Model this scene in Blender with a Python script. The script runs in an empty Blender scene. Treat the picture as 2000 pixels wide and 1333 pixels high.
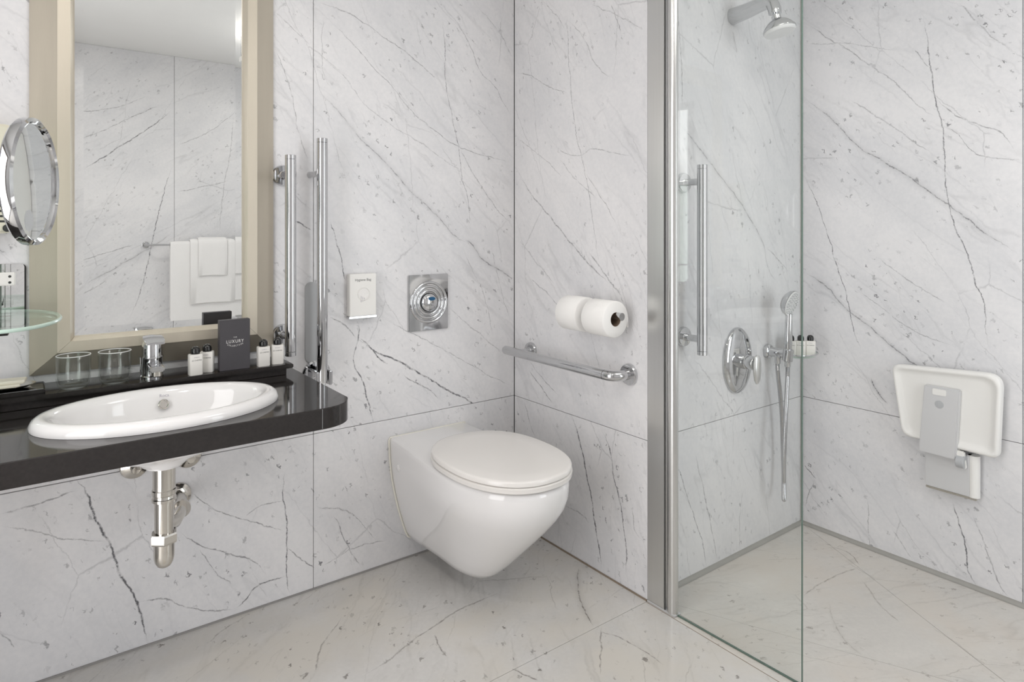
import bpy, bmesh, math, random
from mathutils import Vector, Matrix
PI = math.pi
random.seed(7)

# ---------------------------------------------------------------- camera, light, exposure
scene = bpy.context.scene
COL = scene.collection
F_PX, HORIZON, YAW = 1264.0, 447.5, 53.1643
cam_data = bpy.data.cameras.new('camera')
cam = bpy.data.objects.new('camera', cam_data)
COL.objects.link(cam)
cam.location = (-1.5591, -2.0662, 1.17)
cam.rotation_euler = (PI / 2, 0, math.radians(YAW - 90))
cam_data.sensor_width = 36.0
cam_data.lens = F_PX / 2000.0 * 36.0
cam_data.shift_y = (HORIZON - 666.5) / 2000.0
cam_data.clip_start = 0.02
scene.camera = cam

world = bpy.data.worlds.new('world')
scene.world = world
world.use_nodes = True
world.node_tree.nodes['Background'].inputs[0].default_value = (0.75, 0.85, 1.0, 1)
world.node_tree.nodes['Background'].inputs[1].default_value = 0.6

vs = scene.view_settings
vs.view_transform = 'Standard'
vs.look = 'None'
vs.gamma = 1.0
vs.use_curve_mapping = False
vs.exposure = -0.20

# room measures (metres)
Y_A, X_B, Y_C, X_D, Y_E, X_L = 0.0, 0.0, -0.694, 0.907, -2.523, -2.15
H = 2.26
Z_J = 0.504
WIN = (0.02, 0.68, 0.35, 2.02)         # window in the wall behind the camera: x0 x1 z0 z1

def area_light(name, loc, rot, sx, sy, power, color, shape='RECTANGLE', spread=None):
    d = bpy.data.lights.new(name, 'AREA')
    d.shape = shape
    d.size = sx
    if shape in ('RECTANGLE', 'ELLIPSE'):
        d.size_y = sy
    d.energy = power
    d.color = color
    if spread:
        d.spread = spread
    o = bpy.data.objects.new(name, d)
    o.location = loc
    o.rotation_euler = rot
    COL.objects.link(o)
    return o

# daylight coming in through the window behind the camera
area_light('window_daylight', ((WIN[0] + WIN[1]) / 2, Y_E - 0.16, (WIN[2] + WIN[3]) / 2), (PI / 2, 0, 0),
           WIN[1] - WIN[0], WIN[3] - WIN[2], 16, (0.95, 0.97, 1.0))
# fill light in an unseen doorway, added to brighten the middle wall and toilet
ADDED_DOOR = (-1.46, -0.60, 2.04)            # added doorway: y0 y1 height
area_light('doorway_fill', (X_L - .02, (ADDED_DOOR[0] + ADDED_DOOR[1]) / 2, ADDED_DOOR[2] / 2), (PI / 2, 0, -PI / 2),
           ADDED_DOOR[1] - ADDED_DOOR[0] - .1, ADDED_DOOR[2] - .08, 20, (1.0, 0.97, 0.95))
FILL_SPOTS = [(-1.25, -0.80, 1.8), (0.45, -1.45, 0.2), (-1.52, -1.50, 6.0)]          # added unseen fill spots: x, y, watts
FILL_PANEL = (-0.22, -1.56, 0.46, 2.13, 3.5, 1.5)                    # added unseen fill lamp, hung and square: x, y, side, height, watts down, watts up

# ---------------------------------------------------------------- mesh helpers
class MB:
    def __init__(self):
        self.v = []; self.f = []
    def add(self, vs, fs):
        o = len(self.v)
        self.v += [Vector(p) for p in vs]
        self.f += [[i + o for i in q] for q in fs]
        return self
    def box(self, x0, x1, y0, y1, z0, z1):
        return self.add([(x0,y0,z0),(x1,y0,z0),(x1,y1,z0),(x0,y1,z0),(x0,y0,z1),(x1,y0,z1),(x1,y1,z1),(x0,y1,z1)],
                        [(0,3,2,1),(4,5,6,7),(0,1,5,4),(1,2,6,5),(2,3,7,6),(3,0,4,7)])
    def rings(self, rs, cap0=True, cap1=True, closed=True):
        n = len(rs[0]); o = len(self.v)
        fs = []
        for r in rs:
            self.v += [Vector(p) for p in r]
        m = n if closed else n - 1
        for k in range(len(rs) - 1):
            for i in range(m):
                j = (i + 1) % n
                fs.append((o + k*n + i, o + k*n + j, o + (k+1)*n + j, o + (k+1)*n + i))
        if cap0: fs.append(tuple(o + i for i in reversed(range(n))))
        if cap1: fs.append(tuple(o + (len(rs)-1)*n + i for i in range(n)))
        self.f += fs
        return self
    def lathe(self, prof, c, axis=(0,0,1), n=32, cap0=True, cap1=True):
        a = Vector(axis).normalized()
        t = Vector((1,0,0)) if abs(a.x) < .9 else Vector((0,1,0))
        e1 = a.cross(t).normalized(); e2 = a.cross(e1)
        c = Vector(c)
        rs = [[c + a*h + (e1*math.cos(2*PI*i/n) + e2*math.sin(2*PI*i/n))*max(r, 1e-5) for i in range(n)] for r, h in prof]
        return self.rings(rs, cap0, cap1)
    def tube(self, pts, r, n=16, cap=True):
        pts = [Vector(p) for p in pts]
        rr = r if isinstance(r, (list, tuple)) else [r]*len(pts)
        rs = []; e = None
        for i, p in enumerate(pts):
            t = (pts[min(i+1, len(pts)-1)] - pts[max(i-1, 0)]).normalized()
            if e is None:
                e = t.cross(Vector((0,0,1)) if abs(t.z) < .9 else Vector((1,0,0))).normalized()
            else:
                e = (e - t*e.dot(t)).normalized()
            g = t.cross(e)
            rs.append([p + (e*math.cos(2*PI*k/n) + g*math.sin(2*PI*k/n))*rr[i] for k in range(n)])
        return self.rings(rs, cap, cap)
    def prism(self, pts, o, eu, ev, en, d0, d1):
        o, eu, ev, en = map(Vector, (o, eu, ev, en))
        r0 = [o + eu*a + ev*b + en*d0 for a, b in pts]
        r1 = [o + eu*a + ev*b + en*d1 for a, b in pts]
        return self.rings([r0, r1])
    def build(self, name, mat, parent=None, loc=None, bevel=0, seg=2, smooth=35, solid=0):
        base = Vector(loc) if loc is not None else (Vector(parent['_o']) if parent is not None and '_o' in parent else Vector((0,0,0)))
        me = bpy.data.meshes.new(name)
        bm = bmesh.new()
        bv = [bm.verts.new(p - base) for p in self.v]
        for q in self.f:
            try: bm.faces.new([bv[i] for i in q])
            except ValueError: pass
        bmesh.ops.recalc_face_normals(bm, faces=bm.faces[:])
        if bevel:
            ed = [e for e in bm.edges if len(e.link_faces) == 2 and e.calc_face_angle(0) > math.radians(30)]
            bmesh.ops.bevel(bm, geom=ed, offset=bevel, segments=seg, affect='EDGES', clamp_overlap=True)
        bm.to_mesh(me); bm.free()
        if smooth:
            for q in me.polygons: q.use_smooth = True
            me.set_sharp_from_angle(angle=math.radians(smooth))
        me.materials.append(mat)
        o = bpy.data.objects.new(name, me)
        COL.objects.link(o)
        if parent is not None:
            o.parent = parent
            pw = Vector(parent['_o']) if '_o' in parent else Vector((0,0,0))
            o.location = base - pw
        else:
            o.location = base
        o['_o'] = tuple(base)
        return o

def tag(o, label, cat, group=None):
    o['label'] = label; o['category'] = cat
    if group: o['group'] = group
    return o
def thing(name, loc, label, cat, group=None):
    o = bpy.data.objects.new(name, None)
    o.empty_display_size = .05
    COL.objects.link(o)
    o.location = loc
    o['_o'] = tuple(loc)
    return tag(o, label, cat, group)
def struct(o):
    o['kind'] = 'structure'
    return o
def copy_tree(root, loc, label=None):
    r = root.copy(); COL.objects.link(r); r.location = loc; r['_o'] = tuple(loc)
    if label: r['label'] = label
    def rec(src, dst):
        for ch in list(src.children):
            c = ch.copy(); COL.objects.link(c); c.parent = dst
            rec(ch, c)
    rec(root, r)
    return r
def rrect(w, h, r, n=6, cx=0, cy=0):
    pts = []
    for sx, sy, a0 in ((1,1,0),(-1,1,PI/2),(-1,-1,PI),(1,-1,1.5*PI)):
        for i in range(n + 1):
            a = a0 + PI/2*i/n
            pts.append((cx + sx*(w/2 - r) + r*math.cos(a), cy + sy*(h/2 - r) + r*math.sin(a)))
    return pts
def arc(c, r, a0, a1, n, e1, e2):
    c, e1, e2 = Vector(c), Vector(e1), Vector(e2)
    return [c + e1*(r*math.cos(a0 + (a1-a0)*i/n)) + e2*(r*math.sin(a0 + (a1-a0)*i/n)) for i in range(n+1)]
def bez(p, n):
    p = [Vector(q) for q in p]; out = []
    for i in range(len(p) - 1):
        a, b, c, d = p[max(i-1,0)], p[i], p[i+1], p[min(i+2, len(p)-1)]
        for k in range(n):
            t = k/n
            out.append(.5*((2*b) + (c-a)*t + (2*a-5*b+4*c-d)*t*t + (-a+3*b-3*c+d)*t**3))
    out.append(p[-1])
    return out
def text_mb(s, width, o, eu, ev, en, mb=None, height=None, lift=.0003, thick=.0002, spacing=1.0):
    cu = bpy.data.curves.new('text', 'FONT')
    cu.body = s; cu.align_x = 'CENTER'; cu.align_y = 'CENTER'; cu.resolution_u = 3
    cu.space_character = spacing
    ob = bpy.data.objects.new('text', cu)
    COL.objects.link(ob)
    dg = bpy.context.evaluated_depsgraph_get(); dg.update()
    me = bpy.data.meshes.new_from_object(ob.evaluated_get(dg))
    vs = [v.co.copy() for v in me.vertices]; fs = [tuple(q.vertices) for q in me.polygons]
    bpy.data.objects.remove(ob); bpy.data.curves.remove(cu); bpy.data.meshes.remove(me)
    xs = [v.x for v in vs]; ys = [v.y for v in vs]
    kx = width/(max(xs) - min(xs)); ky = kx if height is None else height/(max(ys) - min(ys))
    mx = (max(xs) + min(xs))/2; my = (max(ys) + min(ys))/2
    o, eu, ev, en = map(Vector, (o, eu, ev, en))
    mb = mb or MB()
    mb.add([o + eu*((v.x - mx)*kx) + ev*((v.y - my)*ky) + en*lift for v in vs], fs)
    return mb

# ---------------------------------------------------------------- materials
def new_mat(name):
    m = bpy.data.materials.new(name); m.use_nodes = True
    return m, m.node_tree, m.node_tree.nodes['Principled BSDF']
def pmat(name, col, rough=.5, metal=0., spec=.5, bump=0., bscale=60., var=0., vscale=8., coat=0., rvar=0., stretch=None):
    m, nt, b = new_mat(name)
    N, L = nt.nodes, nt.links
    b.inputs['Roughness'].default_value = rough
    b.inputs['Metallic'].default_value = metal
    b.inputs['Specular IOR Level'].default_value = spec
    b.inputs['Coat Weight'].default_value = coat
    tc = N.new('ShaderNodeTexCoord')
    src = tc.outputs['Object']
    if stretch:
        mp = N.new('ShaderNodeMapping'); mp.inputs['Scale'].default_value = stretch
        L.new(src, mp.inputs['Vector']); src = mp.outputs[0]
    nz = N.new('ShaderNodeTexNoise'); nz.inputs['Scale'].default_value = vscale; nz.inputs['Detail'].default_value = 5
    L.new(src, nz.inputs['Vector'])
    mx = N.new('ShaderNodeMix'); mx.data_type = 'RGBA'
    mx.inputs[6].default_value = tuple(c*(1 - var) for c in col) + (1,)
    mx.inputs[7].default_value = tuple(min(1, c*(1 + var)) for c in col) + (1,)
    L.new(nz.outputs['Fac'], mx.inputs[0]); L.new(mx.outputs[2], b.inputs['Base Color'])
    if rvar:
        mr = N.new('ShaderNodeMapRange'); mr.inputs[3].default_value = rough - rvar; mr.inputs[4].default_value = rough + rvar
        L.new(nz.outputs['Fac'], mr.inputs[0]); L.new(mr.outputs[0], b.inputs['Roughness'])
    if bump:
        n2 = N.new('ShaderNodeTexNoise'); n2.inputs['Scale'].default_value = bscale; n2.inputs['Detail'].default_value = 3
        L.new(src, n2.inputs['Vector'])
        bp = N.new('ShaderNodeBump'); bp.inputs['Strength'].default_value = bump; bp.inputs['Distance'].default_value = .002
        L.new(n2.outputs['Fac'], bp.inputs['Height']); L.new(bp.outputs[0], b.inputs['Normal'])
    return m
def emit(name, col, s):
    m, nt, b = new_mat(name)
    b.inputs['Base Color'].default_value = (.9,.9,.9,1)
    b.inputs['Emission Color'].default_value = col + (1,)
    b.inputs['Emission Strength'].default_value = s
    return m
def thin_glass(name, tint, ior=1.5, mixmax=1.0):
    m = bpy.data.materials.new(name); m.use_nodes = True
    nt = m.node_tree; N, L = nt.nodes, nt.links
    N.remove(N['Principled BSDF'])
    tr = N.new('ShaderNodeBsdfTransparent'); tr.inputs[0].default_value = tint + (1,)
    gl = N.new('ShaderNodeBsdfGlossy'); gl.inputs['Roughness'].default_value = 0.0; gl.inputs[0].default_value = (.95,.97,.96,1)
    ge = N.new('ShaderNodeNewGeometry')
    dt = N.new('ShaderNodeVectorMath'); dt.operation = 'DOT_PRODUCT'
    L.new(ge.outputs['Incoming'], dt.inputs[0]); L.new(ge.outputs['Normal'], dt.inputs[1])
    def mth(op, a, c, rev=False):
        n = N.new('ShaderNodeMath'); n.operation = op
        for i, q in enumerate((a, c)):
            if q is None: continue
            if isinstance(q, (int, float)): n.inputs[i].default_value = q
            else: L.new(q, n.inputs[i])
        return n.outputs[0]
    r0 = ((ior - 1)/(ior + 1))**2
    k5 = mth('POWER', mth('SUBTRACT', 1.0, mth('ABSOLUTE', dt.outputs['Value'], None)), 5.0)
    fac = mth('ADD', mth('MULTIPLY', k5, 1 - r0), r0)
    mx = N.new('ShaderNodeMixShader')
    L.new(fac, mx.inputs[0]); L.new(tr.outputs[0], mx.inputs[1]); L.new(gl.outputs[0], mx.inputs[2])
    L.new(mx.outputs[0], N['Material Output'].inputs[0])
    return m


# veins of the marble, in metres on each wall face: strength, half width, points
VEINS = {
 'A_up': [
  (0.42, 0.0024, [(-0.81,1.908),(-0.731,1.901),(-0.637,1.871),(-0.562,1.833),(-0.499,1.808),(-0.434,1.767),(-0.315,1.699)]),
  (0.4, 0.0024, [(-0.783,1.873),(-0.703,1.814),(-0.623,1.745),(-0.531,1.66),(-0.451,1.586),(-0.367,1.532),(-0.266,1.48),(-0.103,1.449),(-0.013,1.434)]),
  (0.62, 0.0016, [(-0.328,1.972),(-0.324,1.844),(-0.315,1.702),(-0.289,1.584),(-0.266,1.48),(-0.239,1.343),(-0.216,1.252),(-0.211,1.128)]),
  (0.5, 0.0064, [(-0.81,1.623),(-0.752,1.577),(-0.667,1.49),(-0.57,1.407),(-0.459,1.305),(-0.333,1.197),(-0.262,1.136),(-0.202,1.108)]),
  (0.38, 0.0024, [(-0.262,1.48),(-0.188,1.369),(-0.103,1.27),(-0.003,1.174)]),
  (0.28, 0.0024, [(-0.937,1.849),(-0.886,1.811),(-0.821,1.761)]),
  (0.35, 0.0024, [(-0.94,1.747),(-0.899,1.644),(-0.867,1.486),(-0.827,1.364)]),
  (0.6, 0.0032, [(-0.873,1.196),(-0.847,1.18),(-0.821,1.164)]),
  (0.26, 0.0024, [(-0.81,1.736),(-0.731,1.694),(-0.623,1.585),(-0.531,1.531),(-0.426,1.482),(-0.324,1.423),(-0.216,1.368)]),
  (0.36, 0.0024, [(-0.306,1.984),(-0.225,1.892),(-0.16,1.778),(-0.093,1.724),(-0.013,1.613)]),
  (0.3, 0.0024, [(-0.188,2.031),(-0.093,1.963),(-0.003,1.842)]),
  (0.3, 0.0016, [(-0.783,1.867),(-0.787,1.733),(-0.756,1.63)]),
  (0.75, 0.002, [(-0.766,1.206),(-0.746,1.144),(-0.722,1.076),(-0.705,0.991)]),
  (0.6, 0.0072, [(-0.243,1.134),(-0.205,1.111),(-0.151,1.049),(-0.078,1.013),(0.001,0.966)]),
  (0.7, 0.0032, [(-0.666,0.863),(-0.659,0.811),(-0.669,0.767),(-0.678,0.739),(-0.644,0.649),(-0.632,0.589),(-0.601,0.491)]),
  (0.8, 0.004, [(-0.675,0.81),(-0.613,0.76),(-0.511,0.701),(-0.423,0.648),(-0.339,0.593),(-0.243,0.534),(-0.19,0.5),(-0.078,0.446)]),
  (0.5, 0.0032, [(-0.763,0.883),(-0.699,0.838),(-0.666,0.801)]),
  (0.35, 0.0024, [(-0.588,0.869),(-0.491,0.813),(-0.409,0.769),(-0.324,0.722),(-0.22,0.659),(-0.111,0.593),(-0.004,0.538)]),
  (0.7, 0.0032, [(-0.653,0.799),(-0.607,0.754),(-0.582,0.722),(-0.55,0.697)]),
  (0.3, 0.0024, [(-0.317,0.884),(-0.228,0.814),(-0.143,0.748),(-0.045,0.671)]),
  (0.3, 0.002, [(-0.251,1.109),(-0.205,1.018),(-0.143,0.905),(-0.103,0.744)]),
  (0.3, 0.002, [(-0.111,1.113),(-0.07,0.946),(-0.02,0.803)]),
  (0.5, 0.0024, [(-0.498,0.658),(-0.437,0.613),(-0.382,0.581),(-0.339,0.537)]),
 ],
 'A_low': [
  (0.85, 0.004, [(-1.456,0.511),(-1.434,0.456),(-1.421,0.417),(-1.39,0.34),(-1.363,0.258),(-1.34,0.186),(-1.312,0.117),(-1.298,0.058),(-1.288,0.005)]),
  (0.45, 0.0032, [(-1.614,0.454),(-1.563,0.458),(-1.51,0.465),(-1.452,0.476)]),
  (0.35, 0.0024, [(-1.614,0.425),(-1.543,0.391),(-1.494,0.364),(-1.417,0.332),(-1.381,0.315)]),
  (0.75, 0.0028, [(-0.909,0.406),(-0.913,0.327),(-0.904,0.227),(-0.904,0.159),(-0.903,0.085),(-0.892,0.007)]),
  (0.5, 0.0024, [(-1.189,0.418),(-1.116,0.343),(-1.016,0.276),(-0.91,0.216)]),
  (0.4, 0.0024, [(-0.91,0.311),(-0.988,0.31),(-1.033,0.292)]),
  (0.5, 0.0024, [(-1.214,0.301),(-1.158,0.246),(-1.072,0.191),(-0.999,0.145),(-0.955,0.08)]),
  (0.5, 0.0024, [(-0.904,0.159),(-0.849,0.105),(-0.81,0.068)]),
  (0.6, 0.0032, [(-0.904,0.073),(-0.946,0.074),(-0.993,0.066),(-1.022,0.045),(-1.056,0.022)]),
  (0.4, 0.002, [(-1.158,0.234),(-1.11,0.151),(-1.061,0.094)]),
  (0.45, 0.0028, [(-1.317,0.13),(-1.254,0.119),(-1.194,0.076),(-1.121,0.039),(-1.056,0.022)]),
  (0.4, 0.0024, [(-0.81,0.267),(-0.691,0.217),(-0.621,0.122),(-0.592,0.09)]),
  (0.5, 0.0024, [(-0.745,0.228),(-0.704,0.113),(-0.649,0.017)]),
  (0.4, 0.0024, [(-0.548,0.084),(-0.656,0.092),(-0.745,0.073),(-0.798,0.064)]),
  (0.4, 0.0024, [(-1.614,0.16),(-1.594,0.128),(-1.585,0.105)]),
 ],
 'B_up': [
  (0.4, 0.0024, [(0.013,1.791),(0.123,1.754),(0.225,1.699),(0.327,1.654)]),
  (0.45, 0.002, [(0.315,1.997),(0.323,1.801),(0.338,1.659),(0.366,1.51),(0.416,1.346),(0.454,1.181),(0.485,1.013)]),
  (0.3, 0.0024, [(0.175,2.037),(0.25,1.96),(0.309,1.89)]),
  (0.28, 0.0024, [(0.321,1.926),(0.411,1.827),(0.474,1.717),(0.575,1.655)]),
  (0.3, 0.0024, [(0.432,1.956),(0.555,1.883),(0.686,1.79)]),
  (0.4, 0.0024, [(0.535,1.927),(0.555,1.879),(0.584,1.815)]),
  (0.33, 0.0024, [(0.237,1.477),(0.389,1.431),(0.443,1.445),(0.555,1.42),(0.641,1.401)]),
  (0.45, 0.004, [(0.028,1.379),(0.162,1.264),(0.274,1.174),(0.355,1.105),(0.443,1.04),(0.535,0.98)]),
  (0.3, 0.0032, [(0.028,1.132),(0.162,1.027),(0.25,0.96)]),
  (0.3, 0.0024, [(0.013,1.534),(0.149,1.458),(0.297,1.354)]),
  (0.35, 0.0024, [(0.411,1.369),(0.495,1.269),(0.565,1.181)]),
  (0.3, 0.0024, [(0.274,1.426),(0.378,1.334),(0.474,1.269)]),
  (0.35, 0.0024, [(0.095,0.979),(0.175,0.943),(0.243,0.905),(0.297,0.857)]),
  (0.6, 0.0024, [(0.092,0.661),(0.098,0.624),(0.163,0.573),(0.243,0.516)]),
  (0.45, 0.0024, [(0.095,0.658),(0.163,0.613),(0.275,0.555)]),
  (0.4, 0.004, [(0.429,1.093),(0.496,1.029),(0.555,0.971),(0.585,0.951)]),
 ],
 'B_low': [
  (0.55, 0.0024, [(0.153,0.58),(0.221,0.531),(0.259,0.503)]),
  (0.8, 0.0036, [(0.313,0.521),(0.34,0.503),(0.392,0.399),(0.417,0.32),(0.446,0.226),(0.474,0.1),(0.494,0.001)]),
  (0.65, 0.0032, [(0.482,0.502),(0.529,0.436),(0.551,0.344),(0.581,0.261),(0.603,0.129),(0.605,0.033)]),
  (0.5, 0.0024, [(0.061,0.497),(0.112,0.4),(0.138,0.368)]),
  (0.3, 0.0032, [(0.304,0.166),(0.375,0.17),(0.433,0.153)]),
  (0.35, 0.0024, [(0.632,0.268),(0.639,0.207),(0.684,0.171)]),
 ],
 'C': [
  (0.5, 0.0064, [(0.135,1.542),(0.206,1.48),(0.306,1.41),(0.424,1.32),(0.55,1.216),(0.639,1.122),(0.685,1.008),(0.748,0.953)]),
  (0.4, 0.0032, [(0.135,1.896),(0.165,1.758),(0.173,1.561)]),
  (0.4, 0.0048, [(0.444,1.878),(0.479,1.793)]),
  (0.35, 0.0032, [(0.669,1.096),(0.813,1.003)]),
  (0.6, 0.002, [(0.133,0.424),(0.189,0.295),(0.246,0.171),(0.285,0.079),(0.303,0.003)]),
  (0.4, 0.0032, [(0.227,0.426),(0.266,0.338),(0.305,0.217),(0.341,0.088),(0.367,0.005)]),
  (0.25, 0.0032, [(0.518,0.241),(0.496,0.135),(0.49,0.006)]),
 ],
 'D': [
  (0.6, 0.0028, [(1.13,1.94),(1.147,1.816),(1.157,1.722),(1.171,1.619),(1.191,1.516),(1.195,1.425),(1.207,1.271),(1.227,1.181),(1.265,1.084),(1.288,0.989),(1.31,0.921),(1.314,0.844),(1.332,0.764)]),
  (0.6, 0.0064, [(0.701,1.696),(0.814,1.595),(0.914,1.481),(0.999,1.414),(1.079,1.356),(1.139,1.31),(1.211,1.248),(1.303,1.168),(1.36,1.125),(1.414,1.08)]),
  (0.7, 0.002, [(0.701,1.397),(0.761,1.267),(0.803,1.141),(0.844,1.009),(0.885,0.88),(0.892,0.821),(0.928,0.701)]),
  (0.6, 0.0064, [(0.701,1.002),(0.803,0.94),(0.885,0.86),(0.98,0.792),(1.079,0.72),(1.171,0.671)]),
  (0.35, 0.0032, [(0.706,1.993),(0.844,1.871),(0.971,1.759),(1.044,1.687),(1.113,1.605),(1.179,1.545)]),
  (0.28, 0.0032, [(0.875,1.657),(0.99,1.571),(1.096,1.481),(1.163,1.424)]),
  (0.4, 0.0024, [(1.105,1.798),(1.139,1.739),(1.155,1.722)]),
  (0.4, 0.0024, [(1.171,1.619),(1.235,1.546),(1.303,1.502),(1.36,1.469),(1.409,1.388)]),
  (0.45, 0.0024, [(1.191,1.511),(1.227,1.494),(1.273,1.427),(1.317,1.405),(1.409,1.384)]),
  (0.3, 0.0032, [(1.235,1.92),(1.31,1.812),(1.388,1.718)]),
  (0.3, 0.0024, [(0.894,0.961),(0.999,0.882),(1.105,0.817),(1.227,0.779)]),
  (0.3, 0.0024, [(0.971,1.074),(1.096,0.985),(1.211,0.92)]),
  (0.3, 0.0024, [(0.706,1.908),(0.894,1.86),(1.053,1.805)]),
  (0.7, 0.0048, [(0.959,0.627),(0.984,0.583),(1.022,0.538)]),
  (0.7, 0.0032, [(1.221,0.27),(1.239,0.198),(1.26,0.126),(1.268,0.049),(1.296,0.001)]),
  (0.35, 0.0024, [(0.947,0.181),(0.953,0.005)]),
  (0.3, 0.0024, [(1.036,0.104),(1.069,0.055),(1.106,0.005)]),
  (0.4, 0.0024, [(1.276,0.244),(1.315,0.147),(1.361,0.03),(1.402,0.003)]),
  (0.75, 0.0024, [(0.705,0.234),(0.727,0.216),(0.755,0.195)]),
  (0.4, 0.0024, [(0.751,0.191),(0.722,0.122),(0.709,0.068)]),
 ],
 'F': [
  (0.4, 0.004, [(-0.867,-0.478),(-0.781,-0.463),(-0.684,-0.426),(-0.594,-0.4),(-0.467,-0.379),(-0.323,-0.375)]),
  (0.35, 0.0032, [(-0.96,-0.397),(-0.883,-0.277),(-0.794,-0.193)]),
  (0.45, 0.0032, [(-0.622,-0.434),(-0.637,-0.499),(-0.644,-0.548)]),
  (0.65, 0.0072, [(-0.024,-0.401),(-0.169,-0.571),(-0.226,-0.69)]),
  (0.1, 0.032, [(-1.166,-0.286),(-1.105,-0.244),(-1.014,-0.179),(-0.921,-0.113)]),
  (0.55, 0.004, [(-0.528,-0.687),(-0.5,-0.769)]),
  (0.4, 0.0032, [(-0.228,-0.702),(-0.197,-0.816),(-0.193,-0.927)]),
  (0.4, 0.0032, [(-0.202,-0.694),(-0.358,-0.848)]),
  (0.3, 0.0032, [(-1.16,-0.095),(-1.087,-0.044),(-1.02,-0.01)]),
 ],
 'S': [
  (0.45, 0.0032, [(0.748,-0.849),(0.822,-0.89),(0.766,-0.988)]),
  (0.35, 0.004, [(0.766,-0.988),(0.64,-0.975),(0.522,-0.964),(0.409,-0.972)]),
  (0.35, 0.0048, [(0.462,-1.032),(0.358,-1.111),(0.292,-1.192),(0.289,-1.22)]),
  (0.3, 0.004, [(0.68,-1.027),(0.576,-1.137),(0.526,-1.219)]),
 ],
 'E': [
  (0.6, 0.004, [(1.299,1.517),(1.155,1.631),(1.024,1.737),(0.908,1.839),(0.82,1.93)]),
  (0.7, 0.0032, [(0.82,1.579),(0.857,1.471),(0.898,1.284),(0.939,1.099),(0.959,0.984),(0.999,0.803),(1.068,0.614)]),
  (0.45, 0.0032, [(1.34,0.962),(1.193,1.024),(1.019,1.077)]),
  (0.6, 0.0048, [(1.295,0.841),(1.155,0.923),(0.959,1.048),(0.82,1.151)]),
  (0.45, 0.0032, [(1.304,0.787),(1.174,0.862)]),
  (0.4, 0.0032, [(1.34,1.678),(1.193,1.761),(1.059,1.847),(0.888,1.946)]),
  (0.35, 0.0032, [(0.46,1.933),(0.484,1.685),(0.53,1.388),(0.552,1.131)]),
  (0.35, 0.0032, [(1.34,1.851),(1.155,1.893),(0.959,1.995)]),
  (0.4, 0.0032, [(0.81,1.403),(0.642,1.445),(0.484,1.488)]),
  (0.35, 0.0032, [(0.804,1.697),(0.642,1.782),(0.437,1.96)]),
 ],
}
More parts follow.
